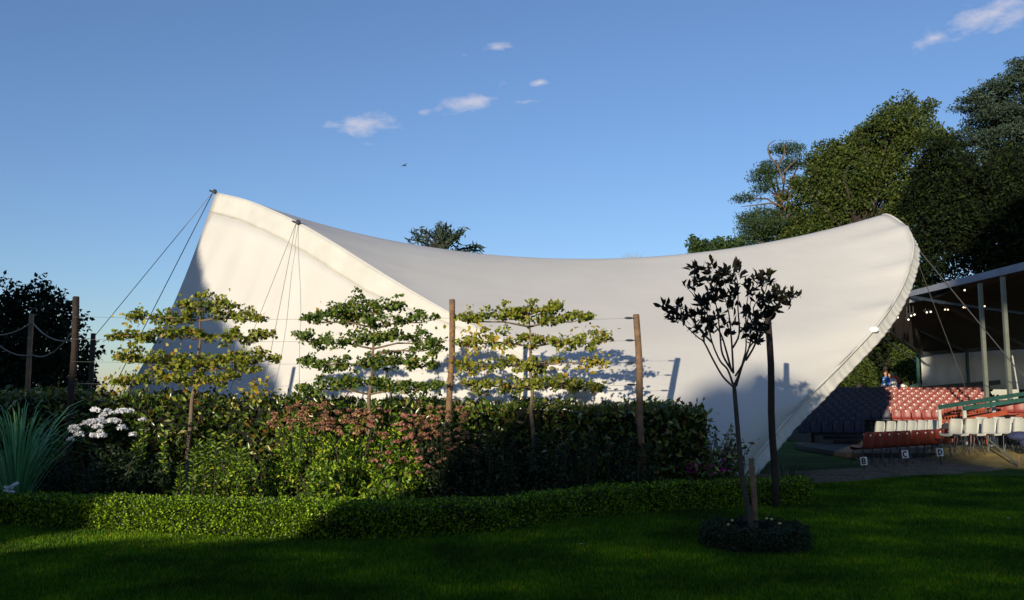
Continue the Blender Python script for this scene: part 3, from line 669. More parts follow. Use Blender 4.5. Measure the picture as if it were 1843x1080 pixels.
shrub('leafy_shrub', 250, 12.5, 1.5, .95, 'dark mounded shrub below the white flowers', M['darkshrub'], 3600, .06, grp)
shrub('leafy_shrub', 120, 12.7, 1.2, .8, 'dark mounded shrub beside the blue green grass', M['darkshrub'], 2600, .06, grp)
shrub('leafy_shrub', 430, 12.3, .9, .95, 'bushy green shrub among the upright leafy stems', M['bright'], 2600, .055, grp)
# laurel bush at the right end of the hedge, with sparse shoots against the white canvas
def end_bush():
    t = thing('laurel_bush', (3.25, 14.1, 0), 'sloping laurel bush with sparse shoots at the right end of the tall hedge', 'shrub'); mb = MB(); P = []
    for k in range(70):
        x = rng.random() * .85 - .5; H = np.interp(x, [-.5, 0, .35], [1.35, 1.15, .75]) * (.55 + .5 * rng.random()); y = rng.normal() * .22
        le = rng.normal() * .10 + .10; mb.tube([(x * .6, y, 0), (x, y, H * .5), (x + le, y, H)], [.01, .008, .004], 4)
        for j in np.linspace(.25, 1.02, 15): P.append((x * (.6 + .4 * j) + le * j * j + rng.normal() * .03, y + rng.normal() * .03, H * j))
    mb.build('stems', M['twig'], t); leaves('foliage', P, .095, M['laurel'], t, .40, out=np.array([0, -.2, .7]))
end_bush()
# upright leafy stems
def spires(name, pxs, D, label, m, group=None, cat='plant', lw=.07):
    x0 = at(pxs[0][0], 800, D).x; t = thing(name, (x0, D, 0), label, cat, group); mb = MB(); P = []; O = []
    for (px, py) in pxs:
        a = at(px, py, D + rng.normal() * .1); H = a.z; bx_ = a.x - x0; le = rng.normal() * .06
        mb.tube([(bx_ - le, 0, 0), (bx_ - le * .4, 0, H * .5), (bx_, 0, H)], [.007, .006, .003], 5)
        n = int(H * 95)
        for j in range(n):
            z = H * (.15 + .85 * j / n); an = j * 2.4; rr_ = .035 + .03 * (1 - j / n); P.append((bx_ - le * (1 - z / H) + math.cos(an) * rr_, math.sin(an) * rr_, z)); O.append((math.cos(an) * 1.8, math.sin(an) * 1.8, .8))
    mb.build('stems', M['twig'], t); leaves('foliage', P, lw, m, t, .34, out=np.array(O), spread=.35)
    return t
spires('upright_perennial', [(322, 830), (330, 850), (340, 845), (312, 862)], 12.0, 'short clump of upright leafy stems at the left start of the sunlit bed', M['bright'], 'upright leafy stems')
spires('upright_perennial', [(355, 790), (378, 778), (388, 795), (366, 815), (372, 800), (345, 805)], 12.1, 'tall narrow leafy spires just right of the left tree trunk', M['bright'], 'upright leafy stems')
spires('upright_perennial', [(412, 776), (420, 790), (404, 800), (430, 802), (440, 812)], 12.2, 'tallest pale leafy spires in front of the laurel hedge', M['bright'], 'upright leafy stems')
spires('upright_perennial', [(252, 755), (262, 770), (246, 790), (285, 775), (295, 800)], 12.5, 'leafy spires right of the white flowers', M['bright'], 'upright leafy stems')
for k, (px, py, lb) in enumerate([(905, 760, 'dark upright stems beside the rightmost tree trunk'), (1050, 770, 'dark upright stems left of the right round post'), (1215, 770, 'dark upright stems near the right end of the hedge')]):
    spires('upright_perennial', [(px + int(rng.normal() * 22), py + int(rng.random() * 50)) for _ in range(9)], 12.6 if px < 1000 else 13.1 if px < 1200 else 13.75, lb, M['darkshrub'], 'upright leafy stems', lw=.06)
# white phlox
t = shrub('white_phlox', 195, 12.2, 1.25, 1.02, 'clump of round white flower heads left of the tall hedge front', M['darkshrub'], 2600, .06, cat='flowers')
C = []
for (px, py) in [(172, 741), (187, 748), (193, 740), (202, 745), (214, 743), (222, 742), (233, 742), (182, 756), (165, 761), (173, 759), (155, 764), (205, 757), (211, 760), (200, 760), (134, 772), (131, 778), (142, 784), (127, 792), (176, 770), (180, 778), (185, 786), (170, 787), (219, 772), (257, 757), (185, 762), (238, 784)]:
    q_ = at(px, py, 12.0) - Vector(t.location); C.append(tuple(q_))
heads(t, C, .062, M['white_petal'], n=46, ls=.035, flat=.9)
t = shrub('white_bedding_flower', 22, 11.6, .35, .35, 'small white flowers behind the box hedge at the far left', M['darkshrub'], 500, .05, cat='flowers')
heads(t, [tuple(at(x, y, 11.45) - Vector(t.location)) for x, y in [(12, 884), (17, 879), (21, 886), (25, 874), (10, 878), (29, 871)]], .035, M['white_petal'], n=20, ls=.03)
t = shrub('magenta_flower', 1262, 13.95, .95, .62, 'magenta flowering plant in shade near the right end of the box hedge', M['darkshrub'], 1500, .05, cat='flowers')
heads(t, [tuple(at(1262 + rng.normal() * 24, 846 + rng.normal() * 9, 13.6) - Vector(t.location)) for _ in range(18)], .035, M['magenta_petal'], n=18, ls=.03)
def blades(name, px, D, n, L_, label, m, w=.012, up=.9, spread=.5, cat='plant', droop=.5, group=None):
    x0 = at(px, 800, D).x; t = thing(name, (x0, D, float(gz(x0, D))), label, cat, group); V = []; T = []; k = 0
    for i in range(n):
        a = rng.random() * 6.283; s = spread * (.15 + rng.random()); LL = L_ * (.6 + .5 * rng.random()); d = np.array([math.cos(a), math.sin(a), 0]); w_ = np.cross(d, [0, 0, 1])
        b = d * .08 * rng.random(); K = 6
        for j in range(K + 1):
            u = j / K; p = b + d * s * LL * u * (1 + droop * u) + np.array([0, 0, LL * (up * u - droop * .75 * u ** 2.6)]); ww = w * (1 - u ** 2) + .001
            V += [p - w_ * ww, p + w_ * ww]
            if j < K: T += [(k, k + 1, k + 3), (k, k + 3, k + 2)]; 
            k += 2
    fast_mesh('blades', np.array(V), np.array(T), m, t); return t
blades('ornamental_grass', 35, 11.9, 120, 1.6, 'large arching blue green ornamental grass at the far left of the bed', M['bluegrass'], .011, 1.75, .52, droop=1.15)
blades('spiky_plant', 1415, 14.5, 60, .75, 'spiky leaved plant under the open rim of the tent', M['spike'], .012, .9, .42, droop=.15, group='spiky plants')
blades('spiky_plant', 1345, 14.3, 50, .62, 'spiky leaved plant behind the magnolia trunk', M['spike'], .012, .95, .35, droop=.15, group='spiky plants')
blades('strap_leaf_plant', 520, 11.7, 90, .36, 'strappy low leaves behind the box hedge under the pink shrubs', M['bright'], .008, .8, .6, droop=.4)

# ------------------------------------------------------------------ young magnolia in its ring
MX, MY = 2.66, 9.95
def magnolia():
    t = thing('young_magnolia', (MX, MY, 0), 'small multi-branched young tree on the lawn, leaves coloured dark for shade', 'tree'); o = np.array([MX, MY, 0]); mb = MB()
    def A(x, y, d=0): return np.array(at(x, y, MY + d)) - o
    trunk = [np.zeros(3), A(1343, 900), A(1336, 860), A(1330, 800), A(1325, 740), A(1321, 692)]
    trunk = smooth_curve(trunk, 4); mb.tube(trunk, np.linspace(.034, .022, len(trunk)), 8)
    f0 = trunk[-1]; tips = []
    # zoom coordinates of the photograph crop (1180..1480 x 450..700, 4.32x)
    Z = lambda x, y, d=0: A(1180 + x / 4.32, 450 + y / 4.32, d)
    br = [[(600, 1060), (520, 980), (440, 840), (375, 715), (330, 680), (255, 610), (210, 560), (120, 470)],
          [(600, 1040), (560, 930), (500, 860), (440, 720), (400, 560), (330, 400), (260, 310)],
          [(600, 950), (520, 810), (500, 650), (480, 480), (440, 300), (430, 190)],
          [(605, 960), (590, 700), (570, 500), (540, 380), (500, 260)],
          [(600, 760), (650, 650), (640, 450), (640, 280), (620, 180)],
          [(590, 940), (545, 770), (500, 640), (400, 500), (300, 330), (320, 200)],
          [(610, 1050), (650, 960), (700, 780), (705, 640), (740, 400), (800, 250)],
          [(625, 1060), (680, 880), (740, 740), (830, 660), (900, 520), (960, 420), (1040, 360)],
          [(620, 980), (690, 860), (740, 700), (740, 560), (830, 480), (900, 400)],
          [(700, 860), (770, 740), (790, 620), (760, 450), (850, 330), (870, 220)],
          [(650, 640), (700, 580), (700, 470), (730, 300)],
          [(440, 720), (360, 640), (300, 560), (230, 470), (180, 450)],
          [(375, 715), (370, 640), (330, 580), (400, 480), (380, 400)]]
    for k, b in enumerate(br):
        d = [(-1) ** k * .05 * j * (0.5 + rng.random()) for j in range(len(b))]; P = smooth_curve([Z(x, y, dd) for (x, y), dd in zip(b, d)], 4)
        mb.tube(P, np.linspace(.013, .0035, len(P)), 6); tips += [P[-1], P[int(len(P) * .82)], P[int(len(P) * .68)]]
    mb.build('trunk', M['twig'], t, True)
    C = [(60, 440), (95, 460), (140, 480), (180, 445), (120, 515), (165, 540), (210, 545), (230, 520), (270, 500), (300, 520), (330, 500), (300, 600), (320, 640), (360, 560), (430, 570), (430, 640), (395, 620),
         (240, 290), (290, 290), (330, 250), (320, 150), (300, 155), (430, 130), (440, 165), (440, 240), (470, 250), (510, 200), (540, 170), (500, 290), (450, 300), (420, 340), (400, 400), (440, 400), (360, 420), (380, 460), (330, 410), (470, 360), (500, 370),
         (560, 240), (590, 250), (620, 130), (620, 200), (660, 190), (570, 360), (620, 350), (600, 310), (590, 450), (570, 420), (560, 660), (590, 580), (540, 590), (480, 500), (470, 530),
         (720, 260), (740, 310), (760, 220), (800, 220), (840, 220), (870, 200), (880, 260), (830, 270), (740, 340), (820, 390), (850, 400), (800, 400), (690, 460), (720, 500), (760, 540), (740, 590), (780, 600), (830, 600), (700, 640), (730, 640), (770, 700), (790, 720), (830, 470), (870, 480), (900, 430), (930, 370), (960, 340), (990, 350), (1030, 370), (1060, 350), (1080, 355), (1000, 400), (960, 430), (940, 470), (1030, 430), (880, 520), (910, 330), (850, 620), (810, 640), (860, 500)]
    C = np.array([Z(x, y, rng.normal() * .16) for x, y in C]); P = np.repeat(C, 10, 0); n = len(P)
    d = unit(rng.normal(size=(n, 3)) + np.array([0, -.1, .75])); s = .108 * (.6 + .6 * rng.random(n)); P = P + rng.normal(size=P.shape) * .018
    w = unit(np.cross(d, unit(rng.normal(size=(n, 3))))); nn = np.cross(w, d); V = []; 
    for (u, h_) in ((0, 0), (.3, .17), (.62, .19), (1.0, 0), (.62, -.19), (.3, -.17)): V.append(P + d * (s * u)[:, None] + w * (s * h_)[:, None] + nn * (s * (abs(h_) * .5 - .12 * u * u))[:, None])
    V = np.stack(V, 1).reshape(-1, 3); k = np.arange(n)[:, None] * 6
    T = np.concatenate([k + [0, 1, 5], k + [1, 2, 4], k + [1, 4, 5], k + [2, 3, 4]], 0)
    fast_mesh('crown', V, T, M['magnolia'], t)
magnolia()
g = at(1352, 825, MY + .1); t = thing('tree_stake', (g.x + .02, MY + .1, 0), 'short round stake tied to the young dark tree', 'stake')
P = [Vector((0, 0, 0)), Vector((.005, 0, g.z * .5)), Vector((-.02, 0, g.z))]; MB().tube(P, [.034, .033, .031], 9).build('shaft', M['timber'], t, True)
MB().tube([(-.12, -.05, .27), (.05, -.05, .27), (.05, .05, .27), (-.12, .03, .27), (-.12, -.05, .27)], .010, 5).build('tie', M['black'], t)
def ring():
    t = thing('planting_ring', (MX, MY, float(gz(MX, MY)) - .012), 'low dark round ring of bushy planting around the young tree', 'shrub'); n = 15000
    MB().add([(math.cos(a) * r_ * .47, math.sin(a) * r_ * .45, z) for (r_, z) in ((1, 0), (.98, .16), (.8, .21), (.55, .15)) for a in np.linspace(0, 2 * math.pi, 25)[:-1]],
             [(i * 24 + j, i * 24 + (j + 1) % 24, (i + 1) * 24 + (j + 1) % 24, (i + 1) * 24 + j) for i in range(3) for j in range(24)]).build('twigs', M['hcore'], t)
    a = rng.random(n) * 6.283; z = rng.random(n) ** .7 * .27; r_ = (.52 - .16 * (z > .2) * rng.random(n)) + rng.normal(size=n) * .04
    P = np.stack([np.cos(a) * r_, np.sin(a) * r_, z + .02 * np.sin(a * 9)], -1); leaves('foliage', P, .032, M['darkshrub'], t, .5, out=np.array([0, 0, .9]))
    heads(t, [tuple(at(x, y, MY - .2) - Vector((MX, MY, 0))) for x, y in [(1318, 934), (1380, 931), (1388, 932), (1311, 942), (1403, 940)]], .016, M['cream_petal'], n=12, ls=.02)
    a = np.linspace(0, 2 * math.pi, 49)[:-1]
    MB().add(np.concatenate([[(0, 0, .012 + .02)], np.stack([np.cos(a) * (.62 + .03 * np.sin(a * 5)), np.sin(a) * .58, 0 * a + .010], -1)]), [(0, 1 + i, 1 + (i + 1) % 48) for i in range(48)]).build('soil_disc', M['soil'], t)
ring()
# scattered fallen leaves on the lawn
for i, (px, py) in enumerate([(1450, 899), (1226, 912), (1815, 932), (575, 957), (1100, 915), (1165, 915), (1045, 978)]):
    D = 1.6 * F / (py - 720); c = at(px, py, D)
    o = MB().add([(-.035, 0, .03), (0, -.022, .045), (.04, 0, .036), (0, .024, .04)], [(0, 1, 2), (0, 2, 3)]).build('fallen_leaf', M['white_petal'] if i in (0, 2, 6) else M['yellow'])
    o.location = (c.x, D, float(gz(c.x, D))); o.scale = (.8, .8, .8); o.rotation_euler[2] = i
    tag(o, ['pale fallen leaf on the lawn by the right end of the box hedge', 'yellow fallen leaf left of the young tree', 'pale leaf on the lawn at the far right', 'orange fallen leaf at the foot of the box hedge', 'yellow leaf on the lawn edge in the middle', 'yellow leaf on the lawn right of the middle one', 'pale leaf lying in the open lawn centre'][i], 'leaf', 'fallen leaves on the lawn')

# ------------------------------------------------------------------ left: rope posts and dark tree
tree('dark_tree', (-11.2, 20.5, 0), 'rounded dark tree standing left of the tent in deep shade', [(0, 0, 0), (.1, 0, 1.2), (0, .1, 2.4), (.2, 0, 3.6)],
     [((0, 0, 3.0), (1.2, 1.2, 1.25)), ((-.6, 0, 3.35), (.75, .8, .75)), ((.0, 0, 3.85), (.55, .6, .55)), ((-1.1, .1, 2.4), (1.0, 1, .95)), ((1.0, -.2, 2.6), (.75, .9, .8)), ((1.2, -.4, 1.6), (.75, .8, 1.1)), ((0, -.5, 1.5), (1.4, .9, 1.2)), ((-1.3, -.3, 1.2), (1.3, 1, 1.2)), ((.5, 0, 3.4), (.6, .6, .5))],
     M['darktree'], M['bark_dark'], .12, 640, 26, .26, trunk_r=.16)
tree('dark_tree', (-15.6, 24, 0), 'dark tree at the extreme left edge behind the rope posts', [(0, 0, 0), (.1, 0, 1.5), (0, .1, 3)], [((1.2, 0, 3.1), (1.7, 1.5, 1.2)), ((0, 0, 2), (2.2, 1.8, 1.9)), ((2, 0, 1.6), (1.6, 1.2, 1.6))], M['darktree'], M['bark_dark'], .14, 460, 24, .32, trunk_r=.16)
shrub('climbing_bush', 165, 15.5, 1.2, 2.3, 'dark green climber mass at the left end of the laurel hedge', M['darkshrub'], 3200, .07)
rp = []
for (px, py, lb) in [(57, 565, 'thin rope post at the far left carrying rope swags'), (168, 600, 'short rope post hidden among leaves beside the tall dark post')]:
    a = at(px, py, 15.2); t = thing('rope_post', (a.x, 15.2, 0), lb, 'post', 'rope posts'); MB().tube([(0, 0, 0), (.01, 0, a.z * .5), (0, 0, a.z)], [.045, .043, .04], 9).build('shaft', M['timber'] if px == 57 else M['timber_dark_shaded'], t, True)
def swag(p, q, s, lb):
    t = thing('swag_rope', p, lb, 'rope', 'rope swags'); 
    P = [p.lerp(q, k / 14) - p + Vector((0, 0, -s * 4 * (k / 14) * (1 - k / 14))) for k in range(15)]; MB().tube(P, .012, 6).build('strand', M['rope'], t, True)
swag(at(57, 580, 15.15), at(-60, 580, 15.15), .22, 'pale rope swag hanging left from the thin post')
swag(at(58, 580, 15.15), at(130, 612, 13.9), .12, 'pale rope swag from the thin post to the tall dark post')
swag(at(58, 639, 15.15), at(-30, 590, 15.15), .16, 'lower pale rope swag left of the thin post')
swag(at(59, 639, 15.15), at(128, 600, 13.9), .15, 'lower pale rope swag right of the thin post')

# ------------------------------------------------------------------ background trees
def rblobs(spec, base, D):
    """blobs given as picture centre and radii at distance D"""
    o = []
    for (px, py, rx, rz) in spec:
        c = at(px, py, D) - Vector(base); o.append(((c.x, float(rng.normal() * rx / F * D * .4), c.z), (rx / F * D, rx / F * D * .9, rz / F * D)))
    return o
D = 50; base = (19.5, D, 1.2)
tree('broadleaf_tree', base, 'large broadleaf tree with sunlit olive green crown behind the right end of the tent', [(0, 0, 0), (.3, 0, 3), (0, .2, 6), (.5, 0, 9), (.3, 0, 13)],
     rblobs([(1560, 300, 75, 55), (1610, 250, 60, 50), (1520, 330, 70, 60), (1480, 370, 60, 60), (1590, 370, 90, 70), (1640, 300, 60, 70), (1650, 230, 38, 36), (1590, 235, 40, 30), (1540, 410, 100, 50), (1640, 400, 70, 70), (1460, 430, 50, 40), (1500, 280, 40, 26), (1480, 300, 26, 16), (1625, 195, 18, 24), (1662, 200, 14, 12), (1560, 250, 30, 22), (1545, 232, 12, 6), (1520, 262, 14, 6), (1498, 262, 10, 5), (1575, 222, 10, 8), (1598, 203, 10, 14), (1632, 182, 7, 15), (1668, 190, 10, 5), (1690, 240, 12, 14), (1470, 300, 16, 8), (1440, 335, 14, 10)], base, D),
     M['oak'], M['bark_dark'], .17, 2100, 38, .48, aspect=.6, trunk_r=.34)
D = 56; base = (33, D, 1.0)
tree('cedar_tree', base, 'tall grey green cedar with layered boughs at the top right', [(0, 0, 0), (0, 0, 6), (.3, 0, 12), (.5, 0, 18), (.3, 0, 22)],
     rblobs([(1740, 195, 34, 11), (1770, 175, 36, 12), (1800, 160, 40, 14), (1825, 130, 30, 14), (1840, 115, 16, 10), (1790, 215, 60, 16), (1760, 240, 50, 18), (1830, 190, 50, 26), (1810, 260, 70, 26), (1760, 290, 60, 26), (1850, 240, 60, 50), (1740, 340, 60, 36), (1830, 330, 60, 40), (1870, 300, 60, 60)], base, D),
     M['cedar'], M['bark_dark'], .22, 1500, 36, (.7, .6, .22), aspect=.35, trunk_r=.5)
D = 46; base = (26.5, D, .5)
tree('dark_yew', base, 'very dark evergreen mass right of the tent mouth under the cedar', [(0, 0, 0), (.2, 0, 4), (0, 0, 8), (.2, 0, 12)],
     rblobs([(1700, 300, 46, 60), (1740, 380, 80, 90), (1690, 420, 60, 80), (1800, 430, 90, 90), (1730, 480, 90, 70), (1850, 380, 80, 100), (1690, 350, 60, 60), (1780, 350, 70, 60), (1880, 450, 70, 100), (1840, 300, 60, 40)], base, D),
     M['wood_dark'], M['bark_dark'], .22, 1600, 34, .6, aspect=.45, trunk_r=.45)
D = 52; base = (16.2, D, 0)
tree('scots_pine', base, 'open scots pine with bare limbs and flat foliage clumps left of the large broadleaf tree', [(0, 0, 0), (.1, 0, 4), (.3, 0, 7), (.2, 0, 9.5), (0, 0, 11.5), (-.2, 0, 13), (-.6, 0, 14.6)],
     rblobs([(1425, 262, 26, 11), (1398, 300, 34, 12), (1375, 318, 26, 9), (1440, 290, 22, 12), (1350, 352, 22, 6), (1378, 340, 22, 8), (1440, 330, 20, 12), (1375, 388, 40, 16), (1365, 410, 40, 16), (1400, 420, 44, 18), (1350, 428, 26, 14), (1430, 380, 26, 20), (1445, 410, 26, 24), (1415, 350, 18, 10)], base, D),
     M['pine'], M['bark_pine'], .15, 620, 38, (.62, .6, .26), aspect=.35, trunk_r=.24)
ob = MB(); b0 = np.array(base)
for path in [[(1411, 330), (1400, 300), (1385, 280), (1383, 262), (1396, 252)], [(1411, 310), (1424, 296), (1440, 283)], [(1400, 300), (1412, 275), (1410, 255)], [(1410, 372), (1390, 366), (1368, 368), (1334, 372)], [(1412, 380), (1426, 340), (1432, 300)], [(1412, 395), (1434, 370), (1436, 345)]]:
    P = smooth_curve([np.array(at(x, y, D - .6)) - b0 for x, y in path], 3); ob.tube(P, np.linspace(.075, .02, len(P)), 5)
ob.build('bare_limbs', M['bark_pine'], bpy.data.objects['scots_pine'], True)
def smalltree(name, spec, D, label, m, ls=.2, n=200, cr=.45, asp=.5, bx_=None):
    c = at(spec[0][0], 700, D); base = (c.x, D, 0); zt = at(spec[0][0], spec[0][1], D).z
    return tree(name, base, label, [(0, 0, 0), (.1, 0, zt * .5), (0, 0, zt * .9)], rblobs(spec, base, D), m, M['bark_dark'], ls, n, 22, cr, aspect=asp, trunk_r=.2)
smalltree('evergreen_tree', [(1265, 450, 22, 14), (1300, 448, 26, 10), (1325, 446, 16, 10), (1250, 440, 10, 10)], 48, 'top of a green tree just above the roof edge left of the pine', M['pine'], .2, 160, .4)
smalltree('broadleaf_tree', [(1640, 655, 26, 26), (1632, 632, 18, 10), (1652, 675, 20, 20)], 50, 'lit green tree behind the people beside the canopy wall', M['oak'], .16, 200, .35)
smalltree('shrub_tree', [(1545, 665, 22, 18), (1530, 680, 24, 14), (1560, 678, 16, 12)], 48, 'lit green bush seen under the open rim of the tent', M['oak'], .16, 200, .35)
D = 62; base = (at(1600, 700, D).x, D, .5)
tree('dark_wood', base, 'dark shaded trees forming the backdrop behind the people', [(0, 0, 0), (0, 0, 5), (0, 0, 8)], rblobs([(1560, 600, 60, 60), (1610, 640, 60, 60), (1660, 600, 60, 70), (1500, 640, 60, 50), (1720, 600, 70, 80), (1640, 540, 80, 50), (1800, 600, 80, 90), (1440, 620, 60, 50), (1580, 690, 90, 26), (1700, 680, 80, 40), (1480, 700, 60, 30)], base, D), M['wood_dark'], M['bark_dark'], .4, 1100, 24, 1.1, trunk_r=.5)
# palm-like conifer tips above the ridge
def frond_tree():
    D = 40; c = at(795, 600, D); t = thing('monkey_puzzle_tree', (c.x, D, 0), 'dark spiky treetop rising behind the dip of the tent roof', 'tree'); o = np.array(t.location); mb = MB(); P = []; O = []
    top = np.array(at(796, 415, D)) - o; mb.tube([(0, 0, 0), top * [.5, 1, .5], top], [.3, .24, .1], 8)
    for (sx, sy, ex, ey) in [(795, 452, 732, 426), (795, 448, 742, 418), (795, 446, 760, 414), (795, 440, 778, 408), (796, 436, 792, 405), (797, 440, 812, 418), (797, 448, 838, 432), (797, 452, 835, 420), (800, 458, 865, 440), (802, 462, 868, 447), (795, 455, 755, 440), (795, 446, 806, 410), (795, 452, 822, 430)]:
        a = np.array(at(sx, sy, D)) - o; b = np.array(at(ex, ey, D)) - o; b[1] += rng.normal() * .8; mb.tube([a, (a + b) / 2 + [0, 0, .1], b], [.07, .05, .02], 5)
        for u in np.linspace(.1, 1, 60): q_ = a + (b - a) * u + [0, 0, .1 * math.sin(3.14 * u)]; P.append(q_ + rng.normal(size=3) * .10); O.append(unit(b - a) * .9)
    mb.build('trunk', M['bark_dark'], t); leaves('crown', P, .34, M['cedar'], t, .22, out=np.array(O), spread=.6)
frond_tree()
def bare():
    D = 55; c = at(1140, 700, D); t = thing('bare_tree', (c.x, D, 0), 'thin leafless twigs of a tree above the lowest point of the roof', 'tree'); mb = MB(); zt = at(1140, 476, D).z
    mb.tube([(0, 0, 0), (0, 0, zt)], [.2, .05], 6)
    for k in range(46):
        a = Vector((rng.normal() * .15, 0, zt - .3)); e = at(1138 + rng.normal() * 11, 462 - rng.random() * 14 + 4, D) - Vector(t.location); mb.tube([a, a.lerp(e, .5) + Vector((rng.normal() * .1, 0, 0)), e], [.018, .012, .006], 4)
    mb.build('trunk', M['rope'], t)
bare()

# ------------------------------------------------------------------ grandstand terrace, canopy
TD0, TDN = 34.0, 9
def tier(k): return TD0 + k * 1.0, .43 + .12 * k
t = thing('seating_terrace', (17, 38, 0), 'dark stepped seating terrace under the open canopy', 'terrace')
for k in range(-3, TDN):
    y, z = tier(k); MB().box((3.0 if k >= 0 else -3.4, y - 38 + .05, z / 2), (17.6 if k >= 0 else 4.6, .995, z - .002 * (k % 2))).build('step', M['deck'], t)
cn = thing('grandstand_canopy', (16.2, 34, 0), 'long open sided canopy on green grey posts over the audience seats', 'canopy'); CO = np.array([16.2, 34, 0])
E0 = np.array((16.3, 21, 5.75)); E1 = np.array(at(1640, 530, 36)); G1 = np.array(at(1596, 590, 38.5)); B0 = np.array(at(1657, 636, 44)); B1 = np.array((32, 44.0, 4.35)); E2 = np.array((32, 21, 7.2)); RD0 = np.array((21, 21, 7.4)); RD1 = np.array((19.4, 38, 6.2))
Pn = np.array([E0, E1, G1, B0, B1, E2, RD0, RD1]) - CO
fa_ = [(0, 1, 7), (0, 7, 6), (1, 2, 7), (2, 3, 7), (3, 4, 7), (7, 4, 6), (6, 4, 5)]
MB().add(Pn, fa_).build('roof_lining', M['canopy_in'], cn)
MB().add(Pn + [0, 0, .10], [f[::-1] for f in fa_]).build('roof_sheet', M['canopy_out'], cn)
mb = MB(); mb.grid(np.array([[E0 + [-.03, 0, .14], E1 + [-.03, 0, .14]], [E0 + [-.10, 0, -.16], E1 + [-.10, 0, -.10]]]) - CO); ob = mb.build('eave_valance', M['canopy_out'], cn); md = ob.modifiers.new('t', 'SOLIDIFY'); md.thickness = .02
# light grey canvas gable at the near-left end
A0 = np.array(at(1636, 545, 36.2)); A1 = np.array(at(1742, 507, 34.0)); A2 = np.array(at(1690, 533, 34.5)); A3 = np.array(at(1640, 526, 36))
ob = MB().add(np.array([A0, A2, A1, A3]) - CO, [(0, 1, 2, 3)]).build('gable_canvas', M['canopy_out'], cn); md = ob.modifiers.new('t', 'SOLIDIFY'); md.thickness = .03
for (a, b, w_) in [((1690, 540, 35), (1843, 620, 40), .12), ((1598, 592, 38.4), (1660, 636, 43.8), .14), ((1655, 634, 43.7), (1860, 618, 43.7), .16), ((1640, 583, 40), (1740, 630, 43.6), .12), ((1640, 530, 35.9), (1700, 541, 33), .10), ((1700, 541, 33), (1843, 560, 30), .08)]:
    MB().beam(np.array(at(*a)) - CO - [0, 0, .08], np.array(at(*b)) - CO - [0, 0, .08], w_, w_).build('roof_beam', M['steel_dark'], cn)
for (px, D) in ((1775, 30), (1817, 28), (1654, 43.9), (1744, 43.9)):
    c = at(px, 700, D); top = {30: 5.55, 28: 5.5}.get(D, 4.1)
    MB().box((c.x - CO[0], D - CO[1], top / 2), (.115, .115, top)).build('post', M['steel'] if D < 40 else M['green'], cn)
a = at(1657, 640, 44.1); b = at(1746, 634, 44.1); c = at(1900, 622, 44.1)
for p_, q_ in ((a, b), (b, c)):
    nseg = 14; G = []
    for i in range(nseg + 1):
        v = p_.lerp(q_, i / nseg); dy = .04 * math.sin(i * 1.7); G.append([(v.x, v.y + dy, v.z), (v.x, v.y + dy * 1.4, 3.0), (v.x, v.y + dy, 2.12)])
    ob = MB().grid(np.array(G) - CO).build('wall_panel', M['wallfab'], cn, True); md = ob.modifiers.new('t', 'SOLIDIFY'); md.thickness = .02
# overhead spotlights
for i, (px, py) in enumerate([(1615, 570), (1639, 567), (1645, 565), (1667, 561), (1674, 560), (1700, 556), (1705, 556), (1733, 552), (1737, 552), (1771, 550), (1808, 541), (1634, 574), (1735, 521)]):
    c = at(px, py, 36.5 if i != 12 else 33); t = thing('spotlight', c, 'small lit spotlight under the canopy, ' + ['furthest left of the line', 'left of the first close pair', 'right of the first close pair', 'left of the second pair', 'right of the second pair', 'left of the middle pair', 'right of the middle pair', 'left of the pair before the post', 'right of the pair before the post', 'at the left steel post', 'near the right steel post', 'slightly lower than the first pair', 'highest, close to the front eave'][i], 'lamp', 'spotlights under the canopy')
    MB().tube([(0, .16, .06), (0, .04, .0), (0, -.04, -.03)], [.05, .07, .075], 8).build('housing', M['steel_dark'], t)
    MB().tube([(0, -.041, -.031), (0, -.055, -.038)], [.032, .030], 8).build('lens', M['lamp'], t)
    MB().tube([(0, .06, .05), (0, .06, .5)], .012, 4).build('bracket', M['steel_dark'], t)
# ------------------------------------------------------------------ chairs
def chair_meshes():
    prof = [(-.225, .40), (-.235, .435), (-.20, .452), (-.10, .445), (0, .438), (.10, .437), (.165, .455), (.20, .50), (.215, .56), (.232, .66), (.25, .76), (.262, .815), (.268, .825)]
    wd = [.36, .38, .40, .41, .41, .40, .385, .37, .37, .38, .375, .33, .28]
    Gt = []; 
    for k, ((y, z), w_) in enumerate(zip(prof, wd)):
        row = []
        for j in range(7):
            u = j / 3 - 1; cv = .03 * u * u; bk = k > 6
            row.append((u * w_ / 2, y - (cv if bk else 0), z + (0 if bk else cv * .8)))
        Gt.append(row)
    Gt = np.array(Gt); off = np.array([0, .012, -.012]); mb = MB(); mb.grid(Gt, True); mb.grid(Gt + off)
    a, b = Gt.shape[:2]; idx = lambda i, j: i * b + j; base2 = a * b; lo_ = [idx(i, 0) for i in range(a)] + [idx(a - 1, j) for j in range(1, b)] + [idx(i, b - 1) for i in range(a - 2, -1, -1)] + [idx(0, j) for j in range(b - 2, 0, -1)]
    mb.f += [(lo_[i], lo_[(i + 1) % len(lo_)], lo_[(i + 1) % len(lo_)] + base2, lo_[i] + base2) for i in range(len(lo_))]
    leg = MB().tube([(-.20, -.20, 0), (-.165, -.12, .41), (-.165, .13, .42), (-.20, .24, 0)], .011, 6)
    leg2 = MB().tube([(.20, -.20, 0), (.165, -.12, .41), (.165, .13, .42), (.20, .24, 0)], .011, 6)
    dsc = MB().tube([(0, .232, .755), (0, .243, .752)], [.026, .026], 8); dsc.tube([(0, .268, .750), (0, .280, .747)], [.026, .026], 8)
    return mb, leg, leg2, dsc
cm, l1, l2, dsc = chair_meshes()
CH = {}
for k in ('red', 'navy', 'whitep'): CH[k] = cm.mesh('shell', M[k], True)
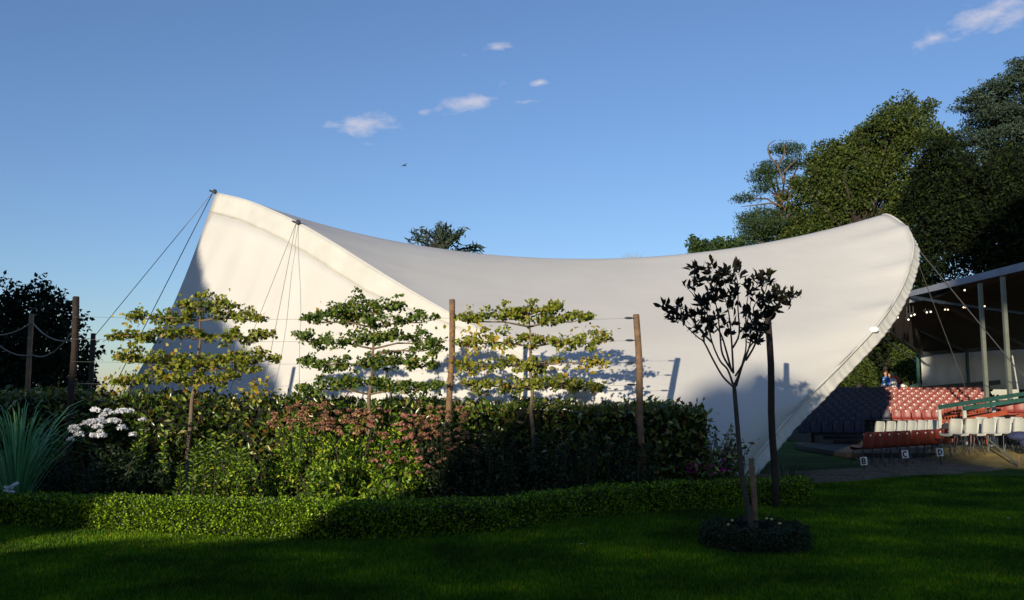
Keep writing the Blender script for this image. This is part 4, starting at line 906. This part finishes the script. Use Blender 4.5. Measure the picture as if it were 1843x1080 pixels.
LM = (l1.mesh('leg_frame', M['steel_dark']), l2.mesh('leg_frame', M['steel_dark'])); DM = dsc.mesh('number_disc', M['disc'])
DM2 = dsc.mesh('number_disc', solid('disc_grey', (.09, .09, .10), .5, .03, 5)); S0 = Vector((3.5, 26, 0))
def chair(kind, x, y, z, label, group, face=None, parts=True, sc=1.0):
    d = Vector(face) if face else (S0 - Vector((x, y, 0))); rz = math.atan2(d.x, -d.y)
    t = thing('stacking_chair', (x, y, z), label, 'chair', group, rz); t.scale = (sc, sc, 1)
    link(bpy.data.objects.new('shell', CH[kind]), t)
    if parts:
        link(bpy.data.objects.new('leg_frame', LM[0]), t); link(bpy.data.objects.new('leg_frame', LM[1]), t)
    if kind != 'whitep': link(bpy.data.objects.new('number_disc', DM if kind == 'red' else DM2), t)
    return t
ORD = ['first', 'second', 'third', 'fourth', 'fifth', 'sixth', 'seventh', 'eighth', 'ninth', 'tenth', 'eleventh', 'twelfth', 'thirteenth', 'fourteenth', 'fifteenth', 'sixteenth', 'seventeenth', 'eighteenth', 'nineteenth', 'twentieth', 'twenty-first', 'twenty-second', 'twenty-third', 'twenty-fourth', 'twenty-fifth', 'twenty-sixth', 'twenty-seventh', 'twenty-eighth']
for k in range(-3, TDN):
    y, z = tier(k); x0 = at(1447 + k * 4, 740, y).x; x1 = at(1548 if k < 0 else 1694 if k < 2 else 1772, 740, y).x; x = x0 + (k % 2) * .2; nr = nn_ = 0
    while x < x1:
        px = 921.5 + F * x / y
        if px < 1592: kind = 'navy'; lb = 'dark navy plastic chair, %s from the left in the %s navy tier up' % (ORD[nn_], ORD[k + 3]); nn_ += 1
        else: kind = 'red'; lb = 'red plastic chair, %s from the left of the red block in the %s tier up' % (ORD[nr], ORD[k]); nr += 1
        fc = (-.32 + .02 * rng.normal(), -.94, 0)
        chair(kind, x + rng.normal() * .008, y + rng.normal() * .02, z, lb, 'dark chairs on the shaded terrace' if kind == 'navy' else 'red chairs on the sunlit terrace', fc, parts=(k == 0), sc=.92); x += .39
# front row of red chairs seen from behind
for i, u in enumerate(np.linspace(0, 1, 10)):
    p0 = Vector((8.35, 21.4, 0)); p1 = Vector((11.45, 24.0, 0)); p_ = p0.lerp(p1, u + (.02 if i in (5, 6) else 0))
    chair('red', p_.x, p_.y, .02, 'dark red plastic chair, %s from the left in the front row on the gravel' % ORD[i], 'front row of red chairs', (-.45, .9, 0), sc=.95)
for i, u in enumerate(np.linspace(0, 1, 8)):
    p_ = Vector((10.35, 25.6, 0)).lerp(Vector((13.55, 28.0, 0)), u)
    chair('whitep', p_.x, p_.y, .17, 'cream white plastic chair, %s from the left in the row behind the red chairs' % ORD[i], 'white chairs behind the red row', (-.93, -.36, 0))
MB().box((12, 27, .085), (5.6, 4.6, .13)).build('low_platform', M['deck']); tag(bpy.data.objects['low_platform'], 'low dark platform carrying the row of cream chairs', 'platform')
for i, px in enumerate([1712, 1741, 1772, 1800, 1829, 1856]):
    D = 22.3 + i * .12; x = at(px, 790, D).x
    chair('whitep', x, D, .31, 'white plastic chair on the straw bank, %s from the left in the near row' % ORD[i], 'white chairs on the bank', (-.87, -.5, 0))
for i, px in enumerate([1758, 1790, 1822, 1850]):
    D = 23.6; x = at(px, 790, D).x
    chair('whitep', x, D, .33, 'white plastic chair, %s from the left in the second row on the bank' % ORD[i], 'white chairs on the bank', (-.87, -.5, 0))
for i, px in enumerate([1820, 1840]):
    D = 25.6; x = at(px, 790, D).x; chair('red', x, D, .78, 'red plastic chair behind the bank, %s at the far right edge' % ('left one' if i == 0 else 'right one'), 'red chairs at the right edge', (-.3, -.95, 0))
MB().box((15.6, 25.9, .40), (2.6, 1.5, .76)).build('side_platform', M['deck']); tag(bpy.data.objects['side_platform'], 'raised dark platform under the two red chairs at the right edge', 'platform')
# coats left on chairs
MB().ball((0, 0, .12), (.24, .18, .20), 12, 8).ball((.12, -.08, .05), (.2, .16, .12), 10, 6).ball((-.1, 0, .26), (.11, .1, .09), 10, 6).build('dark_coat', M['bag'], smooth=True); o = bpy.data.objects['dark_coat']; c = at(1716, 790, 24.4); o.location = (c.x, 24.6, .62)
tag(o, 'dark coat heaped over a chair beside the pale rail post', 'coat')
MB().ball((0, 0, 0), (.30, .26, .12), 12, 8).ball((.15, -.05, -.12), (.2, .2, .2), 10, 6).build('blue_cloth', M['bluecloth'], smooth=True); o = bpy.data.objects['blue_cloth']; c = at(1834, 790, 22.0); o.location = (c.x, 21.95, .72)
tag(o, 'blue cloth draped over a white chair seat at the far right', 'cloth')
# row letter signs
def letter(ch):
    m_ = MB()
    s = .016; z0, z1, w_ = -.062, .062, .042
    def bar(a, b): m_.beam((a[0], 0, a[1]), (b[0], 0, b[1]), .004, .032)
    def arc(cx, cz, rx, rz_, a0, a1, n=8):
        P = [(cx + rx * math.cos(R(a0 + (a1 - a0) * i / n)), 0, cz + rz_ * math.sin(R(a0 + (a1 - a0) * i / n))) for i in range(n + 1)]
        V = []; Fs = []
        for i, p_ in enumerate(P):
            d = Vector((math.cos(R(a0 + (a1 - a0) * i / n)), 0, math.sin(R(a0 + (a1 - a0) * i / n))))
            for dy in (-.002, .002):
                for q_ in (-.016, .016): V.append((p_[0] + d.x * q_, dy, p_[2] + d.z * q_))
        for i in range(n):
            b = i * 4; Fs += [(b, b + 1, b + 5, b + 4), (b + 2, b + 6, b + 7, b + 3), (b, b + 4, b + 6, b + 2), (b + 1, b + 3, b + 7, b + 5)]
        m_.add(V, Fs)
    if ch in 'BD': bar((-.036, z0 - .012), (-.036, z1 + .012))
    if ch == 'B': arc(-.022, .031, .045, .031, -90, 90); arc(-.022, -.031, .050, .031, -90, 90)
    if ch == 'D': arc(-.026, 0, .060, .062, -90, 90, 12)
    if ch == 'C': arc(0, 0, .046, .060, 50, 310, 14)
    return m_
for ch, px, py, D, lb in (('B', 1555, 830, 20.9, 'lowest'), ('C', 1629.5, 817.5, 21.7, 'middle'), ('D', 1692, 814, 22.2, 'rightmost')):
    c = at(px, py, D); t = thing('row_sign', c, 'small white row letter sign reading %s, %s of the three' % (ch, lb), 'sign', 'row letter signs')
    t.rotation_euler = (0, R(-4), R(-6))
    MB().box((0, .012, 0), (.155, .012, .19)).build('plate', M['signwhite'], t)
    letter(ch).build('letter', M['black'], t)
    MB().box((.0, .035, (-c.z + .06) / 2), (.03, .025, c.z + .06)).build('peg', M['black'], t)
# handrails and lattice
def rail(name, pts, D, mr, mp_, label, gp, posts_px, hb=.9, zb=.0, w_=.115):
    a = [at(x, y, d) for x, y, d in pts]; t = thing(name, (a[0].x, a[0].y, 0), label, 'railing', gp); o = Vector(t.location)
    MB().beam(a[0] - o, a[1] - o, .05, w_).build('rail', M[mr], t)
    for (px) in posts_px:
        u = (px - pts[0][0]) / (pts[1][0] - pts[0][0]); q_ = a[0].lerp(a[1], u); MB().box((q_.x - o.x, q_.y - o.y + .06, (q_.z + .04 + zb) / 2), (.085, .06, q_.z + .04 - zb)).build('post', M[mp_], t)
    return t
rail('handrail', [(1690, 733, 25.5), (1860, 706, 27.0)], 0, 'green', 'whitep', 'long green handrail rising to the right in front of the steel posts', 'green rails', [1692, 1735, 1787], zb=.1)
rail('handrail', [(1734, 735, 25.2), (1860, 717, 25.6)], 0, 'green', 'whitep', 'lower green handrail just below the long one', 'green rails', [1737])
rail('handrail', [(1736, 757, 24.9), (1812, 742, 25.0)], 0, 'redrail', 'whitep', 'sloping orange red handrail behind the white chairs', 'green rails', [1785], zb=.2, w_=.13)
rail('handrail', [(1638, 698, 43.2), (1658, 691, 43.2)], 0, 'green', 'green', 'green barrier rail in front of the people', 'green rails', [1640, 1656], w_=.2)
rail('handrail', [(1657, 700, 43.3), (1800, 688, 43.3)], 0, 'steel_dark', 'steel_dark', 'dark base rail below the white wall panels', 'green rails', [1662, 1780], w_=.22)
t = thing('lattice_screen', (at(1770, 740, 27.5).x, 27.5, 0), 'reddish brown lattice screen seen between the green and red rails', 'screen'); mb = MB(); o = Vector(t.location)
for i in range(30):
    px = 1694 + i * 5.6; a = at(px, 736, 27.5); mb.beam(a - o, Vector((a.x - o.x, 0, .25)), .035, .03)
mb.build('uprights', M['redrail'], t); mb = MB()
for y0 in (742, 750, 758, 766): mb.beam(at(1692, y0, 27.46) - o, at(1862, y0 - 12, 27.46) - o, .03, .05)
mb.build('slats', M['redrail'], t)
a = at(1736, 754, 24.0); b = at(1834, 838, 21.2); t = thing('raking_pole', (b.x, b.y, 0), 'pale diagonal brace pole running down from the rails to the lawn edge', 'pole')
MB().tube([a - Vector(t.location), b - Vector(t.location)], .026, 7).build('shaft', M['steel'], t)
MB().tube([(0, 0, 0), (0, 0, .3)], .02, 6).build('ground_peg', M['timber'], t)
a = at(1822, 640, 27.6); b = at(1834, 712, 27.6); t = thing('thin_pole', (b.x, b.y, 0), 'thin pale slanted pole beside the right steel post', 'pole'); MB().tube([a - Vector(t.location), b - Vector(t.location)], .02, 6).build('shaft', M['whitep'], t)
t = thing('utility_box', (at(1480, 703, 46).x, 46, 0), 'small dark equipment stand glimpsed beneath the tent rim', 'box'); MB().box((0, 0, .9), (.9, .5, 1.8)).build('cabinet', M['steel_dark'], t); MB().box((.1, -.26, 1.72), (.35, .02, .1)).build('label_plate', M['signwhite'], t)

# ------------------------------------------------------------------ people
def person(px, py, D, zf, pose, cols, label, face=-1.2):
    """skinned figure; py = top of head"""
    c = at(px, py, D); h = c.z - zf; t = thing('person', (c.x, D, zf), label, 'person', 'people behind the terrace', face); s = h / 1.72 if pose == 'stand' else 1.0
    hip = .93 if pose == 'stand' else .62
    J = {'pel': (0, 0, hip), 'wai': (0, 0, hip + .18), 'che': (0, .0, hip + .40), 'nec': (0, .0, hip + .56), 'hea': (0, -.02, hip + .68),
         'shl': (-.18, 0, hip + .50), 'ell': (-.24, .02, hip + .24), 'wrl': (-.20, -.14, hip + .04), 'hal': (-.18, -.20, hip), 'shr': (.18, 0, hip + .50), 'elr': (.24, .02, hip + .24), 'wrr': (.2, -.12, hip + .03), 'har': (.19, -.17, hip - .02)}
    if pose == 'stand': J.update({'hpl': (-.10, 0, hip - .06), 'knl': (-.11, -.02, .5), 'anl': (-.11, .02, .08), 'tol': (-.12, -.14, .04), 'hpr': (.10, 0, hip - .06), 'knr': (.11, -.02, .5), 'anr': (.12, .04, .08), 'tor': (.13, -.12, .04)})
    else: J.update({'hpl': (-.10, -.02, hip - .04), 'knl': (-.14, -.42, hip - .02), 'anl': (-.14, -.42, .08), 'tol': (-.14, -.56, .04), 'hpr': (.10, -.02, hip - .04), 'knr': (.14, -.42, hip - .02), 'anr': (.14, -.40, .08), 'tor': (.14, -.54, .04)})
    rad = {'pel': .15, 'wai': .13, 'che': .15, 'nec': .06, 'hea': .07, 'shl': .07, 'ell': .045, 'wrl': .03, 'hal': .035, 'shr': .07, 'elr': .045, 'wrr': .03, 'har': .035, 'hpl': .10, 'knl': .06, 'anl': .04, 'tol': .035, 'hpr': .10, 'knr': .06, 'anr': .04, 'tor': .035}
    E = [('pel', 'wai'), ('wai', 'che'), ('che', 'nec'), ('nec', 'hea'), ('che', 'shl'), ('shl', 'ell'), ('ell', 'wrl'), ('wrl', 'hal'), ('che', 'shr'), ('shr', 'elr'), ('elr', 'wrr'), ('wrr', 'har'), ('pel', 'hpl'), ('hpl', 'knl'), ('knl', 'anl'), ('anl', 'tol'), ('pel', 'hpr'), ('hpr', 'knr'), ('knr', 'anr'), ('anr', 'tor')]
    ks = list(J); me = bpy.data.meshes.new('body'); me.from_pydata([J[k] for k in ks], [(ks.index(a), ks.index(b)) for a, b in E], []); me.materials.append(M['skin'])
    ob = link(bpy.data.objects.new('body', me), t); sk = ob.modifiers.new('skin', 'SKIN'); ob.modifiers.new('sub', 'SUBSURF').levels = 1; ob.modifiers['sub'].render_levels = 1
    for i, k in enumerate(ks): me.skin_vertices[0].data[i].radius = (rad[k], rad[k] * .85); me.skin_vertices[0].data[i].use_root = (k == 'pel')
    hz = hip + .74; MB().ball((0, -.02, hz), (.075, .095, .115), 12, 9).ball((0, -.118, hz - .01), (.014, .02, .02), 6, 5).ball((-.078, -.02, hz), (.012, .02, .03), 6, 5).ball((.078, -.02, hz), (.012, .02, .03), 6, 5).build('face', M['skin'], t, True)
    MB().ball((0, .01, hz + .03), (.088, .10, .105), 12, 8).build('hair', cols[3], t, True)
    jk = MB().tube([(0, 0, hip - .08), (0, 0, hip + .14), (0, 0, hip + .36), (0, 0, hip + .52), (0, 0, hip + .56)], [.20, .175, .20, .17, .09], 12)
    for sgn in (-1, 1): jk.tube([(.15 * sgn, 0, hip + .52), (.225 * sgn, .01, hip + .34), (.255 * sgn, .02, hip + .23), (.215 * sgn, -.11, hip + .07)], [.075, .068, .062, .048], 8)
    jk.build('jacket', cols[0], t, True)
    MB().tube([(0, -.10, hip - .02), (0, -.10, hip + .2), (0, -.115, hip + .38), (0, -.06, hip + .52)], [.10, .09, .10, .05], 8).build('shirt', cols[1], t, True)
    tr = MB()
    for sgn, a, b, k in ((-1, 'hpl', 'anl', 'knl'), (1, 'hpr', 'anr', 'knr')): tr.tube([np.array(J[a]) + [0, 0, .1], J[a], J[k], J[b]], [.12, .12, .085, .07], 10)
    tr.build('trousers', cols[2], t, True)
    t.scale = (s, s, s); return t
blk, gry = cloth('hair_dark', (.03, .02, .015)), cloth('hair_grey', (.4, .38, .35)); red_h = cloth('hair_auburn', (.28, .08, .03)); wh = cloth('cloth_white', (.8, .8, .78)); blu = cloth('cloth_blue', (.05, .22, .6)); rd = cloth('cloth_red', (.65, .06, .03)); lil = cloth('cloth_lilac', (.45, .28, .6)); jn = cloth('cloth_denim', (.08, .14, .28)); crm = cloth('cloth_cream', (.8, .76, .66))
person(1594, 671, 52, 1.50, 'stand', (blu, wh, jn, red_h), 'standing person in a bright blue jacket over a white top, leftmost')
person(1601, 674, 52.8, 1.50, 'stand', (rd, rd, jn, blk), 'person in red half hidden between the blue jacket and the white coat')
person(1607, 675, 51.6, 1.50, 'stand', (wh, lil, wh, gry), 'standing person in a white coat with a lilac front and grey hair')
person(1612, 669, 53.6, 1.50, 'stand', (rd, rd, blu, blk), 'tallest person, orange red top, standing behind the others')
person(1627, 681, 51, 1.45, 'sit', (crm, wh, crm, red_h), 'seated person in a wide cream top, right of the standing group')
t = bpy.data.objects['person.004']; t.location.z = at(1627, 681, 51).z - 1.48
MB().box((at(1627, 700, 51).x, 51.05, t.location.z + .24), (.5, .5, .44)).build('seat_block', M['deck']); tag(bpy.data.objects['seat_block'], 'dark low block under the seated person in cream', 'seat')
# bird
t = thing('bird', at(727, 298, 60), 'tiny dark bird gliding in the open sky', 'bird')
MB().tube([(-.16, 0, 0), (-.08, 0, .01), (0, 0, .015), (.10, 0, .01), (.2, 0, 0)], [.004, .03, .045, .035, .006], 7).build('body', M['steel_dark'], t, True)
MB().add([(-.03, 0, .03), (.05, 0, .03), (-.02, -.5, .06), (.06, -.25, .05), (-.02, .5, .06), (.06, .25, .05)], [(0, 1, 3, 2), (1, 0, 4, 5)]).build('wings', M['steel_dark'], t)
t.rotation_euler = (0, 0, R(35))
